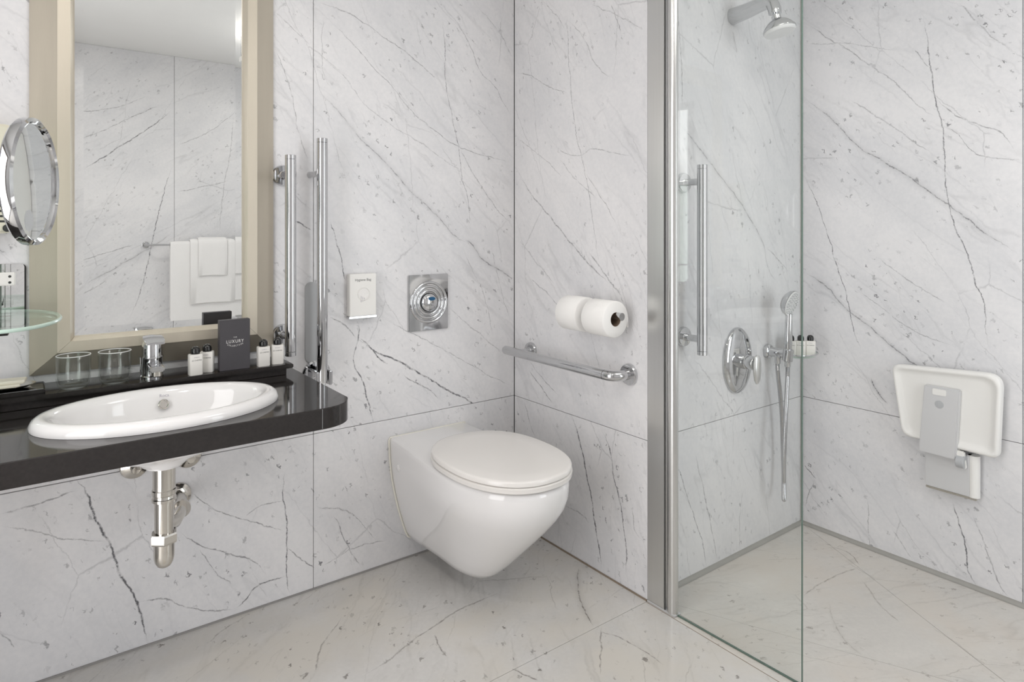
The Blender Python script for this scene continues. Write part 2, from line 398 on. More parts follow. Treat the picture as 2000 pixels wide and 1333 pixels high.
def marble(name, plane, veins=(), base=(.80,.792,.798), dark=(.70,.70,.715), veincol=(.13,.13,.14), angle=-42, seed=0.0,
           fleck=1.0, crack=1.0, rough=.27, warm=None, streak=1.0):
    """polished veined marble; plane gives the two world axes of the slab face"""
    m, nt, b = new_mat(name)
    N, L = nt.nodes, nt.links
    def nd(t, **k):
        n = N.new(t)
        for a, c in k.items(): setattr(n, a, c)
        return n
    def math_(op, a, c=None, d=None, clamp=False):
        n = nd('ShaderNodeMath', operation=op); n.use_clamp = clamp
        for i, q in enumerate((a, c, d)):
            if q is None: continue
            if isinstance(q, (int, float)): n.inputs[i].default_value = q
            else: L.new(q, n.inputs[i])
        return n.outputs[0]
    def mrange(x, a, c, d=0., e=1., smooth=False):
        n = nd('ShaderNodeMapRange')
        if smooth: n.interpolation_type = 'SMOOTHSTEP'
        L.new(x, n.inputs[0])
        for i, q in enumerate((a, c, d, e)): n.inputs[i+1].default_value = q
        return n.outputs[0]
    def noise(vec, scale, detail=4, rough_=.55, dist=0.):
        n = nd('ShaderNodeTexNoise', noise_dimensions='2D'); n.inputs['Scale'].default_value = scale; n.inputs['Detail'].default_value = detail
        n.inputs['Roughness'].default_value = rough_; n.inputs['Distortion'].default_value = dist
        L.new(vec, n.inputs['Vector']); return n
    def vmath(op, a, c, s=None):
        n = nd('ShaderNodeVectorMath', operation=op)
        L.new(a, n.inputs[0])
        if s is not None: n.inputs[3].default_value = s
        elif isinstance(c, tuple): n.inputs[1].default_value = c
        else: L.new(c, n.inputs[1])
        return n.outputs[0]
    geo = nd('ShaderNodeNewGeometry')
    sp = nd('ShaderNodeSeparateXYZ'); L.new(geo.outputs['Position'], sp.inputs[0])
    axes = {'x': sp.outputs[0], '-x': math_('MULTIPLY', sp.outputs[0], -1.), '-y': math_('MULTIPLY', sp.outputs[1], -1.), 'y': sp.outputs[1], 'z': sp.outputs[2]}
    u0, v0 = axes[plane[0]], axes[plane[1]]
    cb = nd('ShaderNodeCombineXYZ'); L.new(u0, cb.inputs[0]); L.new(v0, cb.inputs[1])
    P0 = cb.outputs[0]
    P = vmath('ADD', P0, (seed*3.7, seed*1.9, 0))
    # small wander of every vein
    w1 = noise(P, 9, 5, .70)
    warp = vmath('SCALE', vmath('SUBTRACT', w1.outputs['Color'], (.5,.5,.5)), None, .034)
    PW = vmath('ADD', P, warp)
    def mapped(vec, sx, sy, a):
        n = nd('ShaderNodeMapping'); n.vector_type = 'TEXTURE'
        L.new(vec, n.inputs[0]); n.inputs['Rotation'].default_value = (0,0,math.radians(a)); n.inputs['Scale'].default_value = (sx, sy, 1)
        return n.outputs[0]
    cloud = noise(mapped(PW, 2.2, 1, angle), 3.4, 4, .70)
    grain = noise(P, 75, 2, .6)
    msk = noise(P, 3.3, 3)
    mk = nd('ShaderNodeSeparateColor'); L.new(msk.outputs['Color'], mk.inputs[0])
    # soft grey streaks along the bedding
    s1 = noise(mapped(PW, 7, 1, angle), 7.5, 2, .5)
    st1 = math_('MULTIPLY', mrange(math_('ABSOLUTE', math_('SUBTRACT', s1.outputs['Fac'], .5)), 0, .020, 1, 0), mrange(mk.outputs[0], .40, .64))
    s2 = noise(mapped(PW, 6, 1, angle - 16), 15.0, 2, .5)
    st2 = math_('MULTIPLY', mrange(math_('ABSOLUTE', math_('SUBTRACT', s2.outputs['Fac'], .52)), 0, .022, 1, 0), mrange(mk.outputs[1], .44, .66))
    # hair cracks
    vo = nd('ShaderNodeTexVoronoi', feature='DISTANCE_TO_EDGE', voronoi_dimensions='2D'); vo.inputs['Scale'].default_value = 3.9
    L.new(mapped(PW, 2.6, 1, angle - 22), vo.inputs['Vector'])
    ck = math_('MULTIPLY', mrange(vo.outputs['Distance'], 0, .007, 1, 0), mrange(mk.outputs[2], .46, .60))
    # dark flecks, large and small
    pf = vmath('ADD', P, vmath('SCALE', vmath('SUBTRACT', noise(P, 95, 2).outputs['Color'], (.5,.5,.5)), None, .024))
    def flecks(scale, st_, a, r1, ch, lo):
        vf = nd('ShaderNodeTexVoronoi', feature='F1', voronoi_dimensions='2D'); vf.inputs['Scale'].default_value = scale
        L.new(mapped(pf, st_, 1, a), vf.inputs['Vector'])
        sc = nd('ShaderNodeSeparateColor'); L.new(vf.outputs['Color'], sc.inputs[0])
        rad = mrange(sc.outputs[0], lo, 1.0, -.02, r1)
        f = math_('MULTIPLY', math_('SUBTRACT', rad, vf.outputs['Distance']), 9., clamp=True)
        f = math_('MULTIPLY', f, mrange(mk.outputs[ch], .40, .58))
        return math_('MULTIPLY', f, mrange(sc.outputs[1], 0, 1, .2, .9))
    fl = math_('MAXIMUM', flecks(30, 2.0, angle - 5, .21, 0, .70), flecks(68, 2.3, angle - 12, .30, 1, .62))
    acc = math_('MAXIMUM', math_('MULTIPLY', st1, .15*streak), math_('MULTIPLY', st2, .12*streak))
    acc = math_('MAXIMUM', acc, math_('MULTIPLY', ck, .30*crack))
    acc = math_('MAXIMUM', acc, math_('MULTIPLY', fl, .85*fleck))
    # the veins one can name
    PV = vmath('ADD', P0, vmath('SCALE', warp, None, .75))
    sw = nd('ShaderNodeSeparateXYZ'); L.new(PV, sw.inputs[0])
    brk = mrange(noise(P, 34, 3, .75).outputs['Fac'], .32, .60, .25, 1.2)
    for stg, wid, pts in veins:
        us = [q[0] for q in pts]; vs_ = [q[1] for q in pts]
        along = 0 if (max(us) - min(us)) >= (max(vs_) - min(vs_)) else 1
        q = sorted([(c[along], c[1 - along]) for c in pts])
        t0, t1 = q[0][0], q[-1][0]
        lo, hi = min(c[1] for c in q), max(c[1] for c in q)
        if hi - lo < 1e-3: hi = lo + 1e-3
        t = mrange(sw.outputs[along], t0, t1)
        fc = nd('ShaderNodeFloatCurve')
        cu = fc.mapping.curves[0]
        pp = [((c[0] - t0)/(t1 - t0), (c[1] - lo)/(hi - lo)) for c in q]
        cu.points[0].location = pp[0]; cu.points[1].location = pp[-1]
        for c in pp[1:-1]: cu.points.new(*c)
        for c in cu.points: c.handle_type = 'AUTO_CLAMPED'
        fc.mapping.update()
        L.new(t, fc.inputs['Value'])
        tgt = math_('MULTIPLY_ADD', fc.outputs[0], hi - lo, lo)
        slope = math.hypot(1, (q[-1][1] - q[0][1])/(t1 - t0))
        dist = math_('ABSOLUTE', math_('SUBTRACT', sw.outputs[1 - along], tgt))
        # fades out at both ends
        fade = math_('MULTIPLY', math_('MULTIPLY', t, math_('SUBTRACT', 1., t)), 8., clamp=True)
        core = wid if wid <= .0045 else wid*.5
        ii = math_('SUBTRACT', fade, math_('MULTIPLY', dist, 1./(core*slope)), clamp=True)
        ii = math_('MULTIPLY', ii, brk)
        acc = math_('MAXIMUM', acc, math_('MULTIPLY', ii, stg*(1.5 if wid <= .0045 else 1.25)))
        if wid > .0045:   # the broad bands carry a grey halo
            hl = math_('SUBTRACT', fade, math_('MULTIPLY', dist, 1./(wid*slope*3.5)), clamp=True)
            acc = math_('MAXIMUM', acc, math_('MULTIPLY', math_('MULTIPLY', hl, hl), .34*stg))
    acc = math_('MINIMUM', acc, 1.0)
    mx = nd('ShaderNodeMix', data_type='RGBA')
    L.new(math_('ADD', mrange(cloud.outputs['Fac'], .32, .68), mrange(grain.outputs['Fac'], .3, .7, -.18, .18), clamp=True), mx.inputs[0]); mx.inputs[6].default_value = dark + (1,); mx.inputs[7].default_value = base + (1,)
    out = mx.outputs[2]
    if warm:
        wn = noise(P, 2.6, 4, .6)
        m2 = nd('ShaderNodeMix', data_type='RGBA'); L.new(mrange(wn.outputs['Fac'], .42, .68), m2.inputs[0])
        L.new(out, m2.inputs[6]); m2.inputs[7].default_value = warm + (1,); out = m2.outputs[2]
    m3 = nd('ShaderNodeMix', data_type='RGBA'); L.new(acc, m3.inputs[0]); L.new(out, m3.inputs[6]); m3.inputs[7].default_value = veincol + (1,)
    L.new(m3.outputs[2], b.inputs['Base Color'])
    b.inputs['Roughness'].default_value = rough
    b.inputs['Specular IOR Level'].default_value = .35
    return m

M = {}
M['A_up'] = marble('marble_left_upper', ('x','z'), VEINS['A_up'], seed=1.3, fleck=.95)
M['A_low'] = marble('marble_left_lower', ('x','z'), VEINS['A_low'], seed=4.1, fleck=1.15, angle=-55, streak=.5)
M['B_up'] = marble('marble_middle_upper', ('-y','z'), VEINS['B_up'], seed=2.2, fleck=.6, angle=-48)
M['B_low'] = marble('marble_middle_lower', ('-y','z'), VEINS['B_low'], seed=6.7, fleck=1.1, angle=-62)
M['C'] = marble('marble_shower_back', ('x','z'), VEINS['C'], seed=8.4, fleck=.7, angle=-58)
M['D'] = marble('marble_shower_side', ('-y','z'), VEINS['D'], seed=3.9, fleck=1.05, angle=-38)
M['E'] = marble('marble_behind', ('-x','z'), VEINS['E'], seed=5.5, fleck=.8, angle=-32)
M['W'] = marble('marble_plain', ('-y','z'), (), seed=9.5)
M['floor'] = marble('marble_floor', ('x','y'), VEINS['F'], base=(.64,.625,.605), dark=(.56,.548,.53), veincol=(.12,.105,.09), seed=7.7, fleck=1.1,
                    angle=58, rough=.17, warm=(.615,.585,.535), streak=.9)
M['shower_floor'] = marble('marble_shower_floor', ('x','y'), VEINS['S'], base=(.66,.635,.595), dark=(.59,.568,.535), veincol=(.17,.14,.115), seed=11.7,
                    fleck=.8, angle=-20, rough=.25, warm=(.63,.585,.53))
M['grout'] = pmat('grout_grey', (.30,.29,.28), .8, var=.08, vscale=30)
M['seal'] = pmat('silicone_grey', (.36,.35,.325), .55, var=.06, vscale=20)
M['rust'] = pmat('grout_rusty', (.25,.20,.15), .8, var=.25, vscale=12)
M['paint'] = pmat('ceiling_paint', (.86,.855,.84), .75, var=.015, bump=.05)
M['chrome'] = pmat('chrome', (.62,.625,.635), .06, 1., var=.01)
M['nickel'] = pmat('worn_nickel', (.66,.635,.59), .14, 1., var=.05, vscale=30)
M['satin'] = pmat('satin_aluminium', (.70,.70,.69), .28, 1., var=.03, vscale=4, stretch=(30,30,.6))
M['ceramic'] = pmat('sanitary_ceramic', (.83,.82,.815), .08, spec=.5, var=.01, coat=.3)
M['seat_plastic'] = pmat('lid_plastic', (.80,.775,.745), .14, spec=.5, var=.01)
M['gasket'] = pmat('cream_gasket', (.82,.80,.72), .4, var=.03)
M['black_stone'] = pmat('black_granite', (.022,.019,.018), .07, spec=.55, var=.35, vscale=140)
M['gold'] = pmat('champagne_leaf', (.62,.565,.47), .42, .5, var=.07, vscale=5, stretch=(6,6,.8), bump=.05, rvar=.05)
M['mirror'] = pmat('silvered_glass', (.90,.915,.91), .0, 1., var=.002)
M['white_plastic'] = pmat('white_plastic', (.84,.83,.80), .35, var=.01)
M['cream_plastic'] = pmat('cream_plastic', (.74,.69,.58), .4, var=.02)
M['grey_plastic'] = pmat('grey_plastic', (.45,.46,.47), .4, var=.03)
M['silver_plastic'] = pmat('silver_lacquer', (.66,.66,.665), .32, .25, var=.02)
M['black_plastic'] = pmat('black_gloss', (.012,.012,.012), .08, spec=.6, var=.1)
M['paper'] = pmat('tissue_paper', (.88,.87,.85), .95, spec=.1, bump=.3, bscale=220, var=.015)
M['tube_card'] = pmat('brown_card', (.26,.19,.14), .8, var=.1)
M['box_card'] = pmat('charcoal_card', (.062,.058,.065), .55, var=.06, vscale=60)
M['label'] = pmat('bottle_white', (.80,.78,.74), .4, var=.02)
M['ink'] = pmat('dark_ink', (.06,.06,.065), .6, var=.02)
M['ink_grey'] = pmat('grey_ink', (.33,.31,.38), .6, var=.02)
M['ink_white'] = pmat('white_ink', (.85,.84,.82), .6, var=.01)
M['blue'] = pmat('blue_enamel', (.012,.09,.20), .15, var=.05)
M['terry'] = pmat('white_terry', (.86,.85,.84), .95, spec=.05, bump=.6, bscale=260, var=.02)
M['rubber'] = pmat('dark_rubber', (.03,.03,.03), .6, var=.05)
M['soap'] = pmat('soap_wrap', (.80,.74,.64), .6, var=.05)
M['hose'] = pmat('ribbed_hose', (.52,.52,.53), .2, 1., var=.03)
M['walnut'] = pmat('dark_walnut', (.055,.034,.022), .35, var=.3, vscale=6, stretch=(1,12,.7))
M['lamp'] = emit('fill_lens', (1.0,.96,.91), 2.5)  # glow of the added fill lamps
M['glass'] = thin_glass('shower_glass', (.982,.990,.984))
M['glass_edge'] = pmat('glass_edge_green', (.10,.16,.13), .1, spec=.7, var=.1)
M['shelf_glass'] = thin_glass('shelf_glass', (.90,.95,.92))
M['shelf_edge'] = pmat('shelf_edge_green', (.55,.70,.62), .15, spec=.6, var=.05)
M['tumbler'] = thin_glass('tumbler_glass', (.955,.96,.955), 1.5)
M['ruby'] = pmat('shower_face', (.74,.74,.74), .4, var=.02)
# ================================================================ the room
G = .0009      # half a joint
def slab(parent, mat, x0, x1, y0, y1, z0, z1, name='marble_slab', bev=.0008):
    c = Vector(((x0+x1)/2, (y0+y1)/2, (z0+z1)/2))
    return MB().box(x0, x1, y0, y1, z0, z1).build(name, mat, parent, loc=c, bevel=bev, seg=1, smooth=0)
def backing(name, mat, *b):
    return struct(MB().box(*b).build(name, mat, None, smooth=0))

T = .02
# left wall with basin and toilet (plane y = 0)
wA = backing('wall_left', M['grout'], X_L - .1, .03, .017, .08, 0, H)
for x0, x1 in ((X_L, -1.633), (-1.633, -.816), (-.816, 0)):
    slab(wA, M['A_up'], x0 + G, x1 - G, 0, T, Z_J + G, H)
    slab(wA, M['A_low'], x0 + G, x1 - G, 0, T, .004, Z_J - G)
# short wall beside the toilet (plane x = 0), and the shower wall that turns off it (plane y = Y_C)
wB = backing('wall_middle', M['grout'], .017, .06, Y_C + .03, .017, 0, H)
slab(wB, M['B_up'], 0, T, Y_C, -.0022, Z_J + G, H)
slab(wB, M['B_low'], 0, T, Y_C, -.0022, .004, Z_J - G)
wC = backing('wall_shower', M['grout'], .03, X_D + .02, Y_C + .017, Y_C + .06, 0, H)
slab(wC, M['C'], T + .0008, X_D - .002, Y_C, Y_C + T, Z_J + G, H)
slab(wC, M['C'], T + .0008, X_D - .002, Y_C, Y_C + T, .004, Z_J - G)
# right wall of the shower (plane x = X_D)
wD = backing('wall_right', M['grout'], X_D + .017, X_D + .08, Y_E - .1, Y_C + .06, 0, H)
for y0, y1 in ((-1.411, Y_C), (-2.12, -1.411), (Y_E, -2.12)):
    slab(wD, M['D'], X_D, X_D + T, y0 + G, y1 - G, Z_J + G, H)
    slab(wD, M['D'], X_D, X_D + T, y0 + G, y1 - G, .004, Z_J - G)
# wall behind the camera, with the window
wE = MB()
wE.box(X_L - .1, WIN[0], Y_E - .08, Y_E - .017, 0, H)
wE.box(WIN[1], X_D + .08, Y_E - .08, Y_E - .017, 0, H)
wE.box(WIN[0], WIN[1], Y_E - .08, Y_E - .017, 0, WIN[2])
wE.box(WIN[0], WIN[1], Y_E - .08, Y_E - .017, WIN[3], H)
wE = struct(wE.build('wall_behind', M['grout'], None, smooth=0))
for x0, x1 in ((X_L, -1.633), (-1.633, -.816), (-.816, WIN[0])):
    slab(wE, M['E'], x0 + G, x1 - G, Y_E - T, Y_E, Z_J + G, H)
    slab(wE, M['E'], x0 + G, x1 - G, Y_E - T, Y_E, .004, Z_J - G)
slab(wE, M['E'], WIN[0] + G, WIN[1] - G, Y_E - T, Y_E, .004, WIN[2] - G)
slab(wE, M['E'], WIN[0] + G, WIN[1] - G, Y_E - T, Y_E, WIN[3] + G, H)
slab(wE, M['E'], WIN[1] + G, X_D - .001, Y_E - T, Y_E, .004, H)
# far end of the basin wall, out of the picture
wL = MB()
for a in ((Y_E, ADDED_DOOR[0], 0, H), (ADDED_DOOR[1], .017, 0, H), (ADDED_DOOR[0], ADDED_DOOR[1], ADDED_DOOR[2], H)):
    wL.box(X_L - .08, X_L - .017, *a)
wL = struct(wL.build('wall_end', M['grout'], None, smooth=0))
slab(wL, M['W'], X_L - T, X_L, ADDED_DOOR[1] + G, -G, Z_J + G, H)
slab(wL, M['W'], X_L - T, X_L, ADDED_DOOR[1] + G, -G, .004, Z_J - G)
slab(wL, M['W'], X_L - T, X_L, Y_E + G, ADDED_DOOR[0] - G, .004, H)
slab(wL, M['W'], X_L - T, X_L, ADDED_DOOR[0] + G, ADDED_DOOR[1] - G, ADDED_DOOR[2] + G, H)
ceil = backing('ceiling', M['paint'], X_L - .1, X_D + .1, Y_E - .1, .1, H + .0005, H + .06)

# window behind the camera (gives the daylight)
win = struct(MB().box(WIN[0] + .05, WIN[1] - .05, Y_E - .05, Y_E - .044, WIN[2] + .05, WIN[3] - .05).build('window_1', M['glass'], None, smooth=0))
fr = MB()
for a in ((WIN[0], WIN[0]+.05, WIN[2], WIN[3]), (WIN[1]-.05, WIN[1], WIN[2], WIN[3]), (WIN[0]+.05, WIN[1]-.05, WIN[2], WIN[2]+.05), (WIN[0]+.05, WIN[1]-.05, WIN[3]-.05, WIN[3])):
    fr.box(a[0], a[1], Y_E-.079, Y_E-.012, a[2], a[3])
fr.build('window_frame', M['white_plastic'], win, smooth=0)

# floor
FZ = -.002
fl = backing('floor', M['grout'], X_L - .1, X_D + .08, Y_E - .1, .08, -.06, -.024)
XT = -.006          # rusty joint in front of the shower threshold
def poly_slab(parent, mat, pts, name='floor_slab', t=.025):
    n = len(pts); cx = sum(p[0] for p in pts)/n; cy = sum(p[1] for p in pts)/n
    sh = []
    for x, y, z in pts:
        d = Vector((cx - x, cy - y)); d = d.normalized()*.0012
        sh.append((x + d.x, y + d.y, z))
    mb = MB().rings([[(x, y, z - t) for x, y, z in sh], sh])
    return mb.build(name, mat, parent, loc=(cx, cy, 0), smooth=0)
def rect_slab(mat, x0, x1, y0, y1):
    slab(fl, mat, x0 + .0008, x1 - .0008, y0 + .0008, y1 - .0008, -.025, 0, 'floor_slab', .0005)
rect_slab(M['floor'], -1.633, 0, Y_C, 0)
rect_slab(M['floor'], X_L, -1.633, Y_C, 0)
for y0, y1 in ((-1.60, Y_C), (Y_E, -1.60)):
    rect_slab(M['floor'], -1.07, XT, y0, y1)
    rect_slab(M['floor'], X_L, -1.07, y0, y1)
MB().box(XT - .0016, XT + .0016, Y_E, Y_C - .002, -.025, -.0004).build('joint_strip', M['rust'], fl, smooth=0)
slab(fl, M['shower_floor'], XT + .002, .024, Y_E, Y_C - .001, -.025, 0, 'threshold_slab', .0005)
DR = (.446, -1.555, -.014)
c1, c2, c3, c4 = (.025, Y_C, 0), (X_D, Y_C, 0), (X_D, Y_E, 0), (.025, Y_E, 0)
for a, c in ((c1, c2), (c2, c3), (c3, c4), (c4, c1)):
    poly_slab(fl, M['shower_floor'], [a, c, DR])
dr = thing('floor_drain', (DR[0], DR[1], -.014), 'round chrome drain where the shower floor slabs meet', 'drain')
MB().lathe([(.055,-.002),(.055,.001),(.05,.003),(.045,.003),(.045,-.001)], DR, n=32).build('rim', M['chrome'], dr)
for i in range(5):
    MB().box(DR[0]-.04, DR[0]+.04, DR[1]-.032+.016*i-.004, DR[1]-.032+.016*i+.004, DR[2], DR[2]+.0025).build('grate_bar', M['chrome'], dr, smooth=0)
# seals along the foot of the walls
def seal(name, *b, mat='seal'):
    return struct(MB().box(*b).build(name, M[mat], None, smooth=0))
seal('trim_1', X_L, -.003, -.0035, -.0002, 0, .0055, mat='grout')
seal('trim_2', -.0035, -.0002, Y_C, -.003, 0, .0045, mat='rust')
def cove(name, a, b, n):
    a, b, n = Vector(a), Vector(b), Vector(n)
    up = Vector((0,0,1)); r = .012
    prof = [(0,0),(r,0)] + [(r - r*math.sin(k*PI/12), r - r*math.cos(k*PI/12)) for k in range(1,6)] + [(0,r)]
    return struct(MB().rings([[p + n*q[0] + up*q[1] for q in prof] for p in (a, b)]).build(name, M['seal'], None))
cove('trim_3', (.03, Y_C - .0002, .0003), (X_D - .001, Y_C - .0002, .0003), (0,-1,0))
cove('trim_4', (X_D - .0002, Y_C - .001, .0003), (X_D - .0002, Y_E, .0003), (-1,0,0))
struct(MB().box(X_D - .006, X_D - .0002, Y_C - .006, Y_C - .0002, .012, H).build('trim_5', M['seal'], None, smooth=0))

# recessed ceiling lamps, unseen, added as fill light
for i, (x, y, pw_) in enumerate(FILL_SPOTS):
    where = ['the basin', 'the shower', 'the floor before the added doorway'][i]
    t = thing('fill_spot', (x, y, H), 'added unseen round recessed fill lamp above ' + where, 'lamp', 'added ceiling fill lamps')
    MB().lathe([(.038,-.001),(.05,-.001),(.052,-.004),(.048,-.007),(.038,-.007)], (x, y, H), n=32, cap0=False, cap1=False).build('fill_spot_ring', M['white_plastic'], t)
    MB().lathe([(.040,-.002),(.040,-.0045)], (x, y, H), n=32).build('fill_lens', M['lamp'], t)
    area_light('fill_spot_light', (x, y, H - .012), (0, 0, 0), .10, .10, pw_, (1.0, .955, .90), 'DISK')
x, y, s_, hz_, pw_, pu_ = FILL_PANEL
t = thing('hung_fill_lamp', (x, y, hz_), 'added unseen square fill lamp hung below the ceiling near the towel rail', 'lamp')
pf = MB()
for a in ((x-s_/2, x+s_/2, y-s_/2, y-s_/2+.02), (x-s_/2, x+s_/2, y+s_/2-.02, y+s_/2), (x-s_/2, x-s_/2+.02, y-s_/2+.02, y+s_/2-.02), (x+s_/2-.02, x+s_/2, y-s_/2+.02, y+s_/2-.02)):
    pf.box(*a, hz_ - .012, hz_ + .012)
pf.build('fill_panel_frame', M['white_plastic'], t, smooth=0)
MB().box(x-s_/2+.02, x+s_/2-.02, y-s_/2+.02, y+s_/2-.02, hz_ - .006, hz_ + .006).build('diffuser', M['lamp'], t, smooth=0)
for ax_, ay_ in ((-1,-1),(1,-1),(1,1),(-1,1)):
    MB().tube([(x + ax_*(s_/2-.01), y + ay_*(s_/2-.01), hz_ + .012), (x + ax_*(s_/2-.01), y + ay_*(s_/2-.01), H)], .003, 8).build('hanger', M['chrome'], t)
area_light('fill_panel_light', (x, y, hz_ - .010), (0, 0, 0), s_ - .05, s_ - .05, pw_, (1.0, .975, .94))
area_light('fill_panel_uplight', (x, y, hz_ + .010), (PI, 0, 0), s_ - .05, s_ - .05, pu_, (1.0, .975, .94))  # upward fill added to brighten the ceiling
# dark frame of the added doorway in the end wall
df = MB()
for a in ((ADDED_DOOR[0], ADDED_DOOR[0] + .045), (ADDED_DOOR[1] - .045, ADDED_DOOR[1])): df.box(X_L - .085, X_L + .012, a[0], a[1], .001, ADDED_DOOR[2])
df.box(X_L - .085, X_L + .012, ADDED_DOOR[0] + .045, ADDED_DOOR[1] - .045, ADDED_DOOR[2] - .045, ADDED_DOOR[2])
struct(df.build('added_door_1', M['walnut'], None, smooth=0))
# ================================================================ vanity
ZT, ZB, YF, XE = .74, .690, -.556, -.902
LZ, LY = .772, -.152          # back ledge: top and front
BC = (-1.300, -.352)          # basin centre
BA, BB = .258, .176           # basin half axes (outside)
ct = thing('vanity_counter', (-1.45, -.28, ZB), 'polished black stone vanity counter with rounded corner holding the oval basin', 'counter')
out = [(X_L + .002, -.002), (X_L + .002, YF)]
R = .085
out += [(XE - R + R*math.sin(k*PI/20), YF + R - R*math.cos(k*PI/20)) for k in range(0, 11)]
out += [(XE, -.002)]
def ray_out(th):
    d = (math.cos(th), math.sin(th)); best = None
    for i in range(len(out)):
        p, q = out[i], out[(i+1) % len(out)]
        ex, ey = q[0]-p[0], q[1]-p[1]
        den = d[0]*ey - d[1]*ex
        if abs(den) < 1e-12: continue
        wx, wy = p[0]-BC[0], p[1]-BC[1]
        t = (wx*ey - wy*ex)/den; s = (wx*d[1] - wy*d[0])/den
        if t > 0 and -1e-6 <= s <= 1 + 1e-6 and (best is None or t < best): best = t
    return (BC[0] + d[0]*best, BC[1] + d[1]*best)
angs = sorted(set([round(2*PI*i/72, 5) for i in range(72)] + [round(math.atan2(y-BC[1], x-BC[0]) % (2*PI), 5) for x, y in out]))
oring = [ray_out(a) for a in angs]
iring = [(BC[0] + (BA - .03)*math.cos(a), BC[1] + (BB - .026)*math.sin(a)) for a in angs]
def ring3(r, z, k=1.0):
    return [(x, y, z) for x, y in r]
def inset(r, d):
    res = []
    for x, y in r:
        v = Vector((BC[0]-x, BC[1]-y)); l = v.length
        res.append((x + (d if XE - x < .2 and x > XE - .001 else 0)*(-1), y + (d if y < YF + .03 else 0)))
    return res
MB().rings([ring3(iring, ZB), ring3(oring, ZB), ring3(oring, ZT - .002), ring3(inset(oring, .002), ZT), ring3(iring, ZT), ring3(iring, ZB)], False, False).build('counter_slab', M['black_stone'], ct, smooth=30)
# stone ledge along the wall
lg = MB()
lg.box(X_L + .002, XE - .045, LY + .012, -.002, ZT + .0003, LZ - .012)
lg.build('ledge_riser', M['black_stone'], ct, bevel=.001, seg=1, smooth=0)
MB().box(X_L + .002, XE - .028, LY, -.002, LZ - .012, LZ).build('ledge_top', M['black_stone'], ct, bevel=.002, seg=2, smooth=0)
MB().box(-.9943, -.9937, YF - .0003, YF + .01, ZB + .002, ZT - .002).build('seam', M['grey_plastic'], ct, smooth=0)

# basin
bs = thing('wash_basin', (BC[0], BC[1], ZT), 'white oval ceramic drop-in wash basin set in the black counter', 'basin')
def ell(a, b, z, n=96, dx=0, dy=0):
    return [(BC[0] + dx + a*math.cos(2*PI*i/n), BC[1] + dy + b*math.sin(2*PI*i/n), z) for i in range(n)]
prof = [(.0,.0005),(.001,.008),(-.004,.018),(-.012,.0235),(-.022,.0245),(-.032,.0225),(-.040,.017),(-.046,.004),(-.052,-.02)]
rs = [ell(BA + d, BB + d, ZT + z) for d, z in prof]
rs += [ell(.186, .112, ZT - .050), ell(.150, .090, ZT - .078), ell(.105, .060, ZT - .094), ell(.05, .036, ZT - .105), ell(.026, .026, ZT - .112)]
ro = [ell(BA, BB, ZT + .0005), ell(BA - .012, BB - .012, ZT + .0002), ell(BA - .032, BB - .032, ZT + .0002), ell(BA - .036, BB - .036, ZT - .035), ell(.195, .118, ZT - .058),
      ell(.160, .094, ZT - .086), ell(.112, .064, ZT - .101), ell(.058, .040, ZT - .114), ell(.046, .038, ZT - .124)]
MB().rings(list(reversed(ro)) + rs[1:], True, True).build('bowl', M['ceramic'], bs, smooth=60)
oy = BC[1] + BB - .056
ofl = MB().lathe([(.0125,-.002),(.0125,.0016),(.0105,.003),(.0085,.0015),(.0085,-.002)], (BC[0] + .016, oy - .0035, ZT - .012), (0,-1,.32), n=24, cap0=False, cap1=False).build('overflow_ring', M['nickel'], bs)
MB().lathe([(.0088,0),(.0088,.0006)], (BC[0] + .016, oy - .0030, ZT - .012), (0,-1,.32), n=24).build('overflow_hole', M['nickel'], bs)
MB().lathe([(.028,-.113),(.028,-.109),(.022,-.107),(.02,-.101),(.006,-.098)], (BC[0], BC[1], ZT), n=24).build('plug', M['chrome'], bs)
text_mb('Roca', .021, (BC[0] + .018, oy + .0015, ZT + .0092), (1,0,0), (0,.30,.95), (0,-.95,.30), lift=.0012).build('maker_lettering', M['ink_grey'], bs, smooth=0)

# tap
TX, TY = -1.290, -.092
fc = thing('basin_tap', (TX, TY, LZ), 'short chrome mixer tap with flat lever behind the basin', 'tap')
MB().lathe([(.027,0),(.027,.004),(.0245,.006),(.0245,.050),(.0255,.052),(.0255,.054)], (TX, TY, LZ), n=32).build('tap_body', M['chrome'], fc)
MB().lathe([(.0275,.0),(.0275,.0025),(.0250,.003),(.0245,.034),(.022,.043),(.012,.046)], (TX, TY, LZ + .054), n=32).build('cartridge_cap', M['chrome'], fc)
lev = []
for y, w, z, t in ((.022,.018,.101,.006),(.006,.024,.103,.008),(-.02,.025,.101,.008),(-.045,.025,.097,.007),(-.058,.022,.094,.005)):
    lev.append([(TX - w, TY + y, LZ + z), (TX + w, TY + y, LZ + z), (TX + w*.96, TY + y, LZ + z + t), (TX, TY + y, LZ + z + t*1.25), (TX - w*.96, TY + y, LZ + z + t)])
MB().rings(lev).build('lever', M['chrome'], fc, bevel=.0012, smooth=40)
sp = []
for y, z0, z1, w in ((-.006,.018,.044,.0165),(-.035,.022,.044,.0165),(-.075,.027,.043,.0165),(-.092,.028,.041,.0165)):
    sp.append([(TX + a, TY + y, LZ + b) for a, b in ((-w,z0),(w,z0),(w,z1),(-w,z1))])
spo = MB().rings(sp).build('spout', M['chrome'], fc, bevel=.003, smooth=40)
MB().lathe([(.011,.030),(.0125,.028),(.0125,.017),(.010,.015)], (TX, TY - .078, LZ), n=24).build('aerator', M['nickel'], spo)
MB().tube([(TX - .026, TY + .01, LZ + .001), (TX - .026, TY + .01, LZ + .05), (TX - .026, TY + .01, LZ + .056)], [.0022, .0022, .0035], 10).build('pull_rod', M['chrome'], fc)

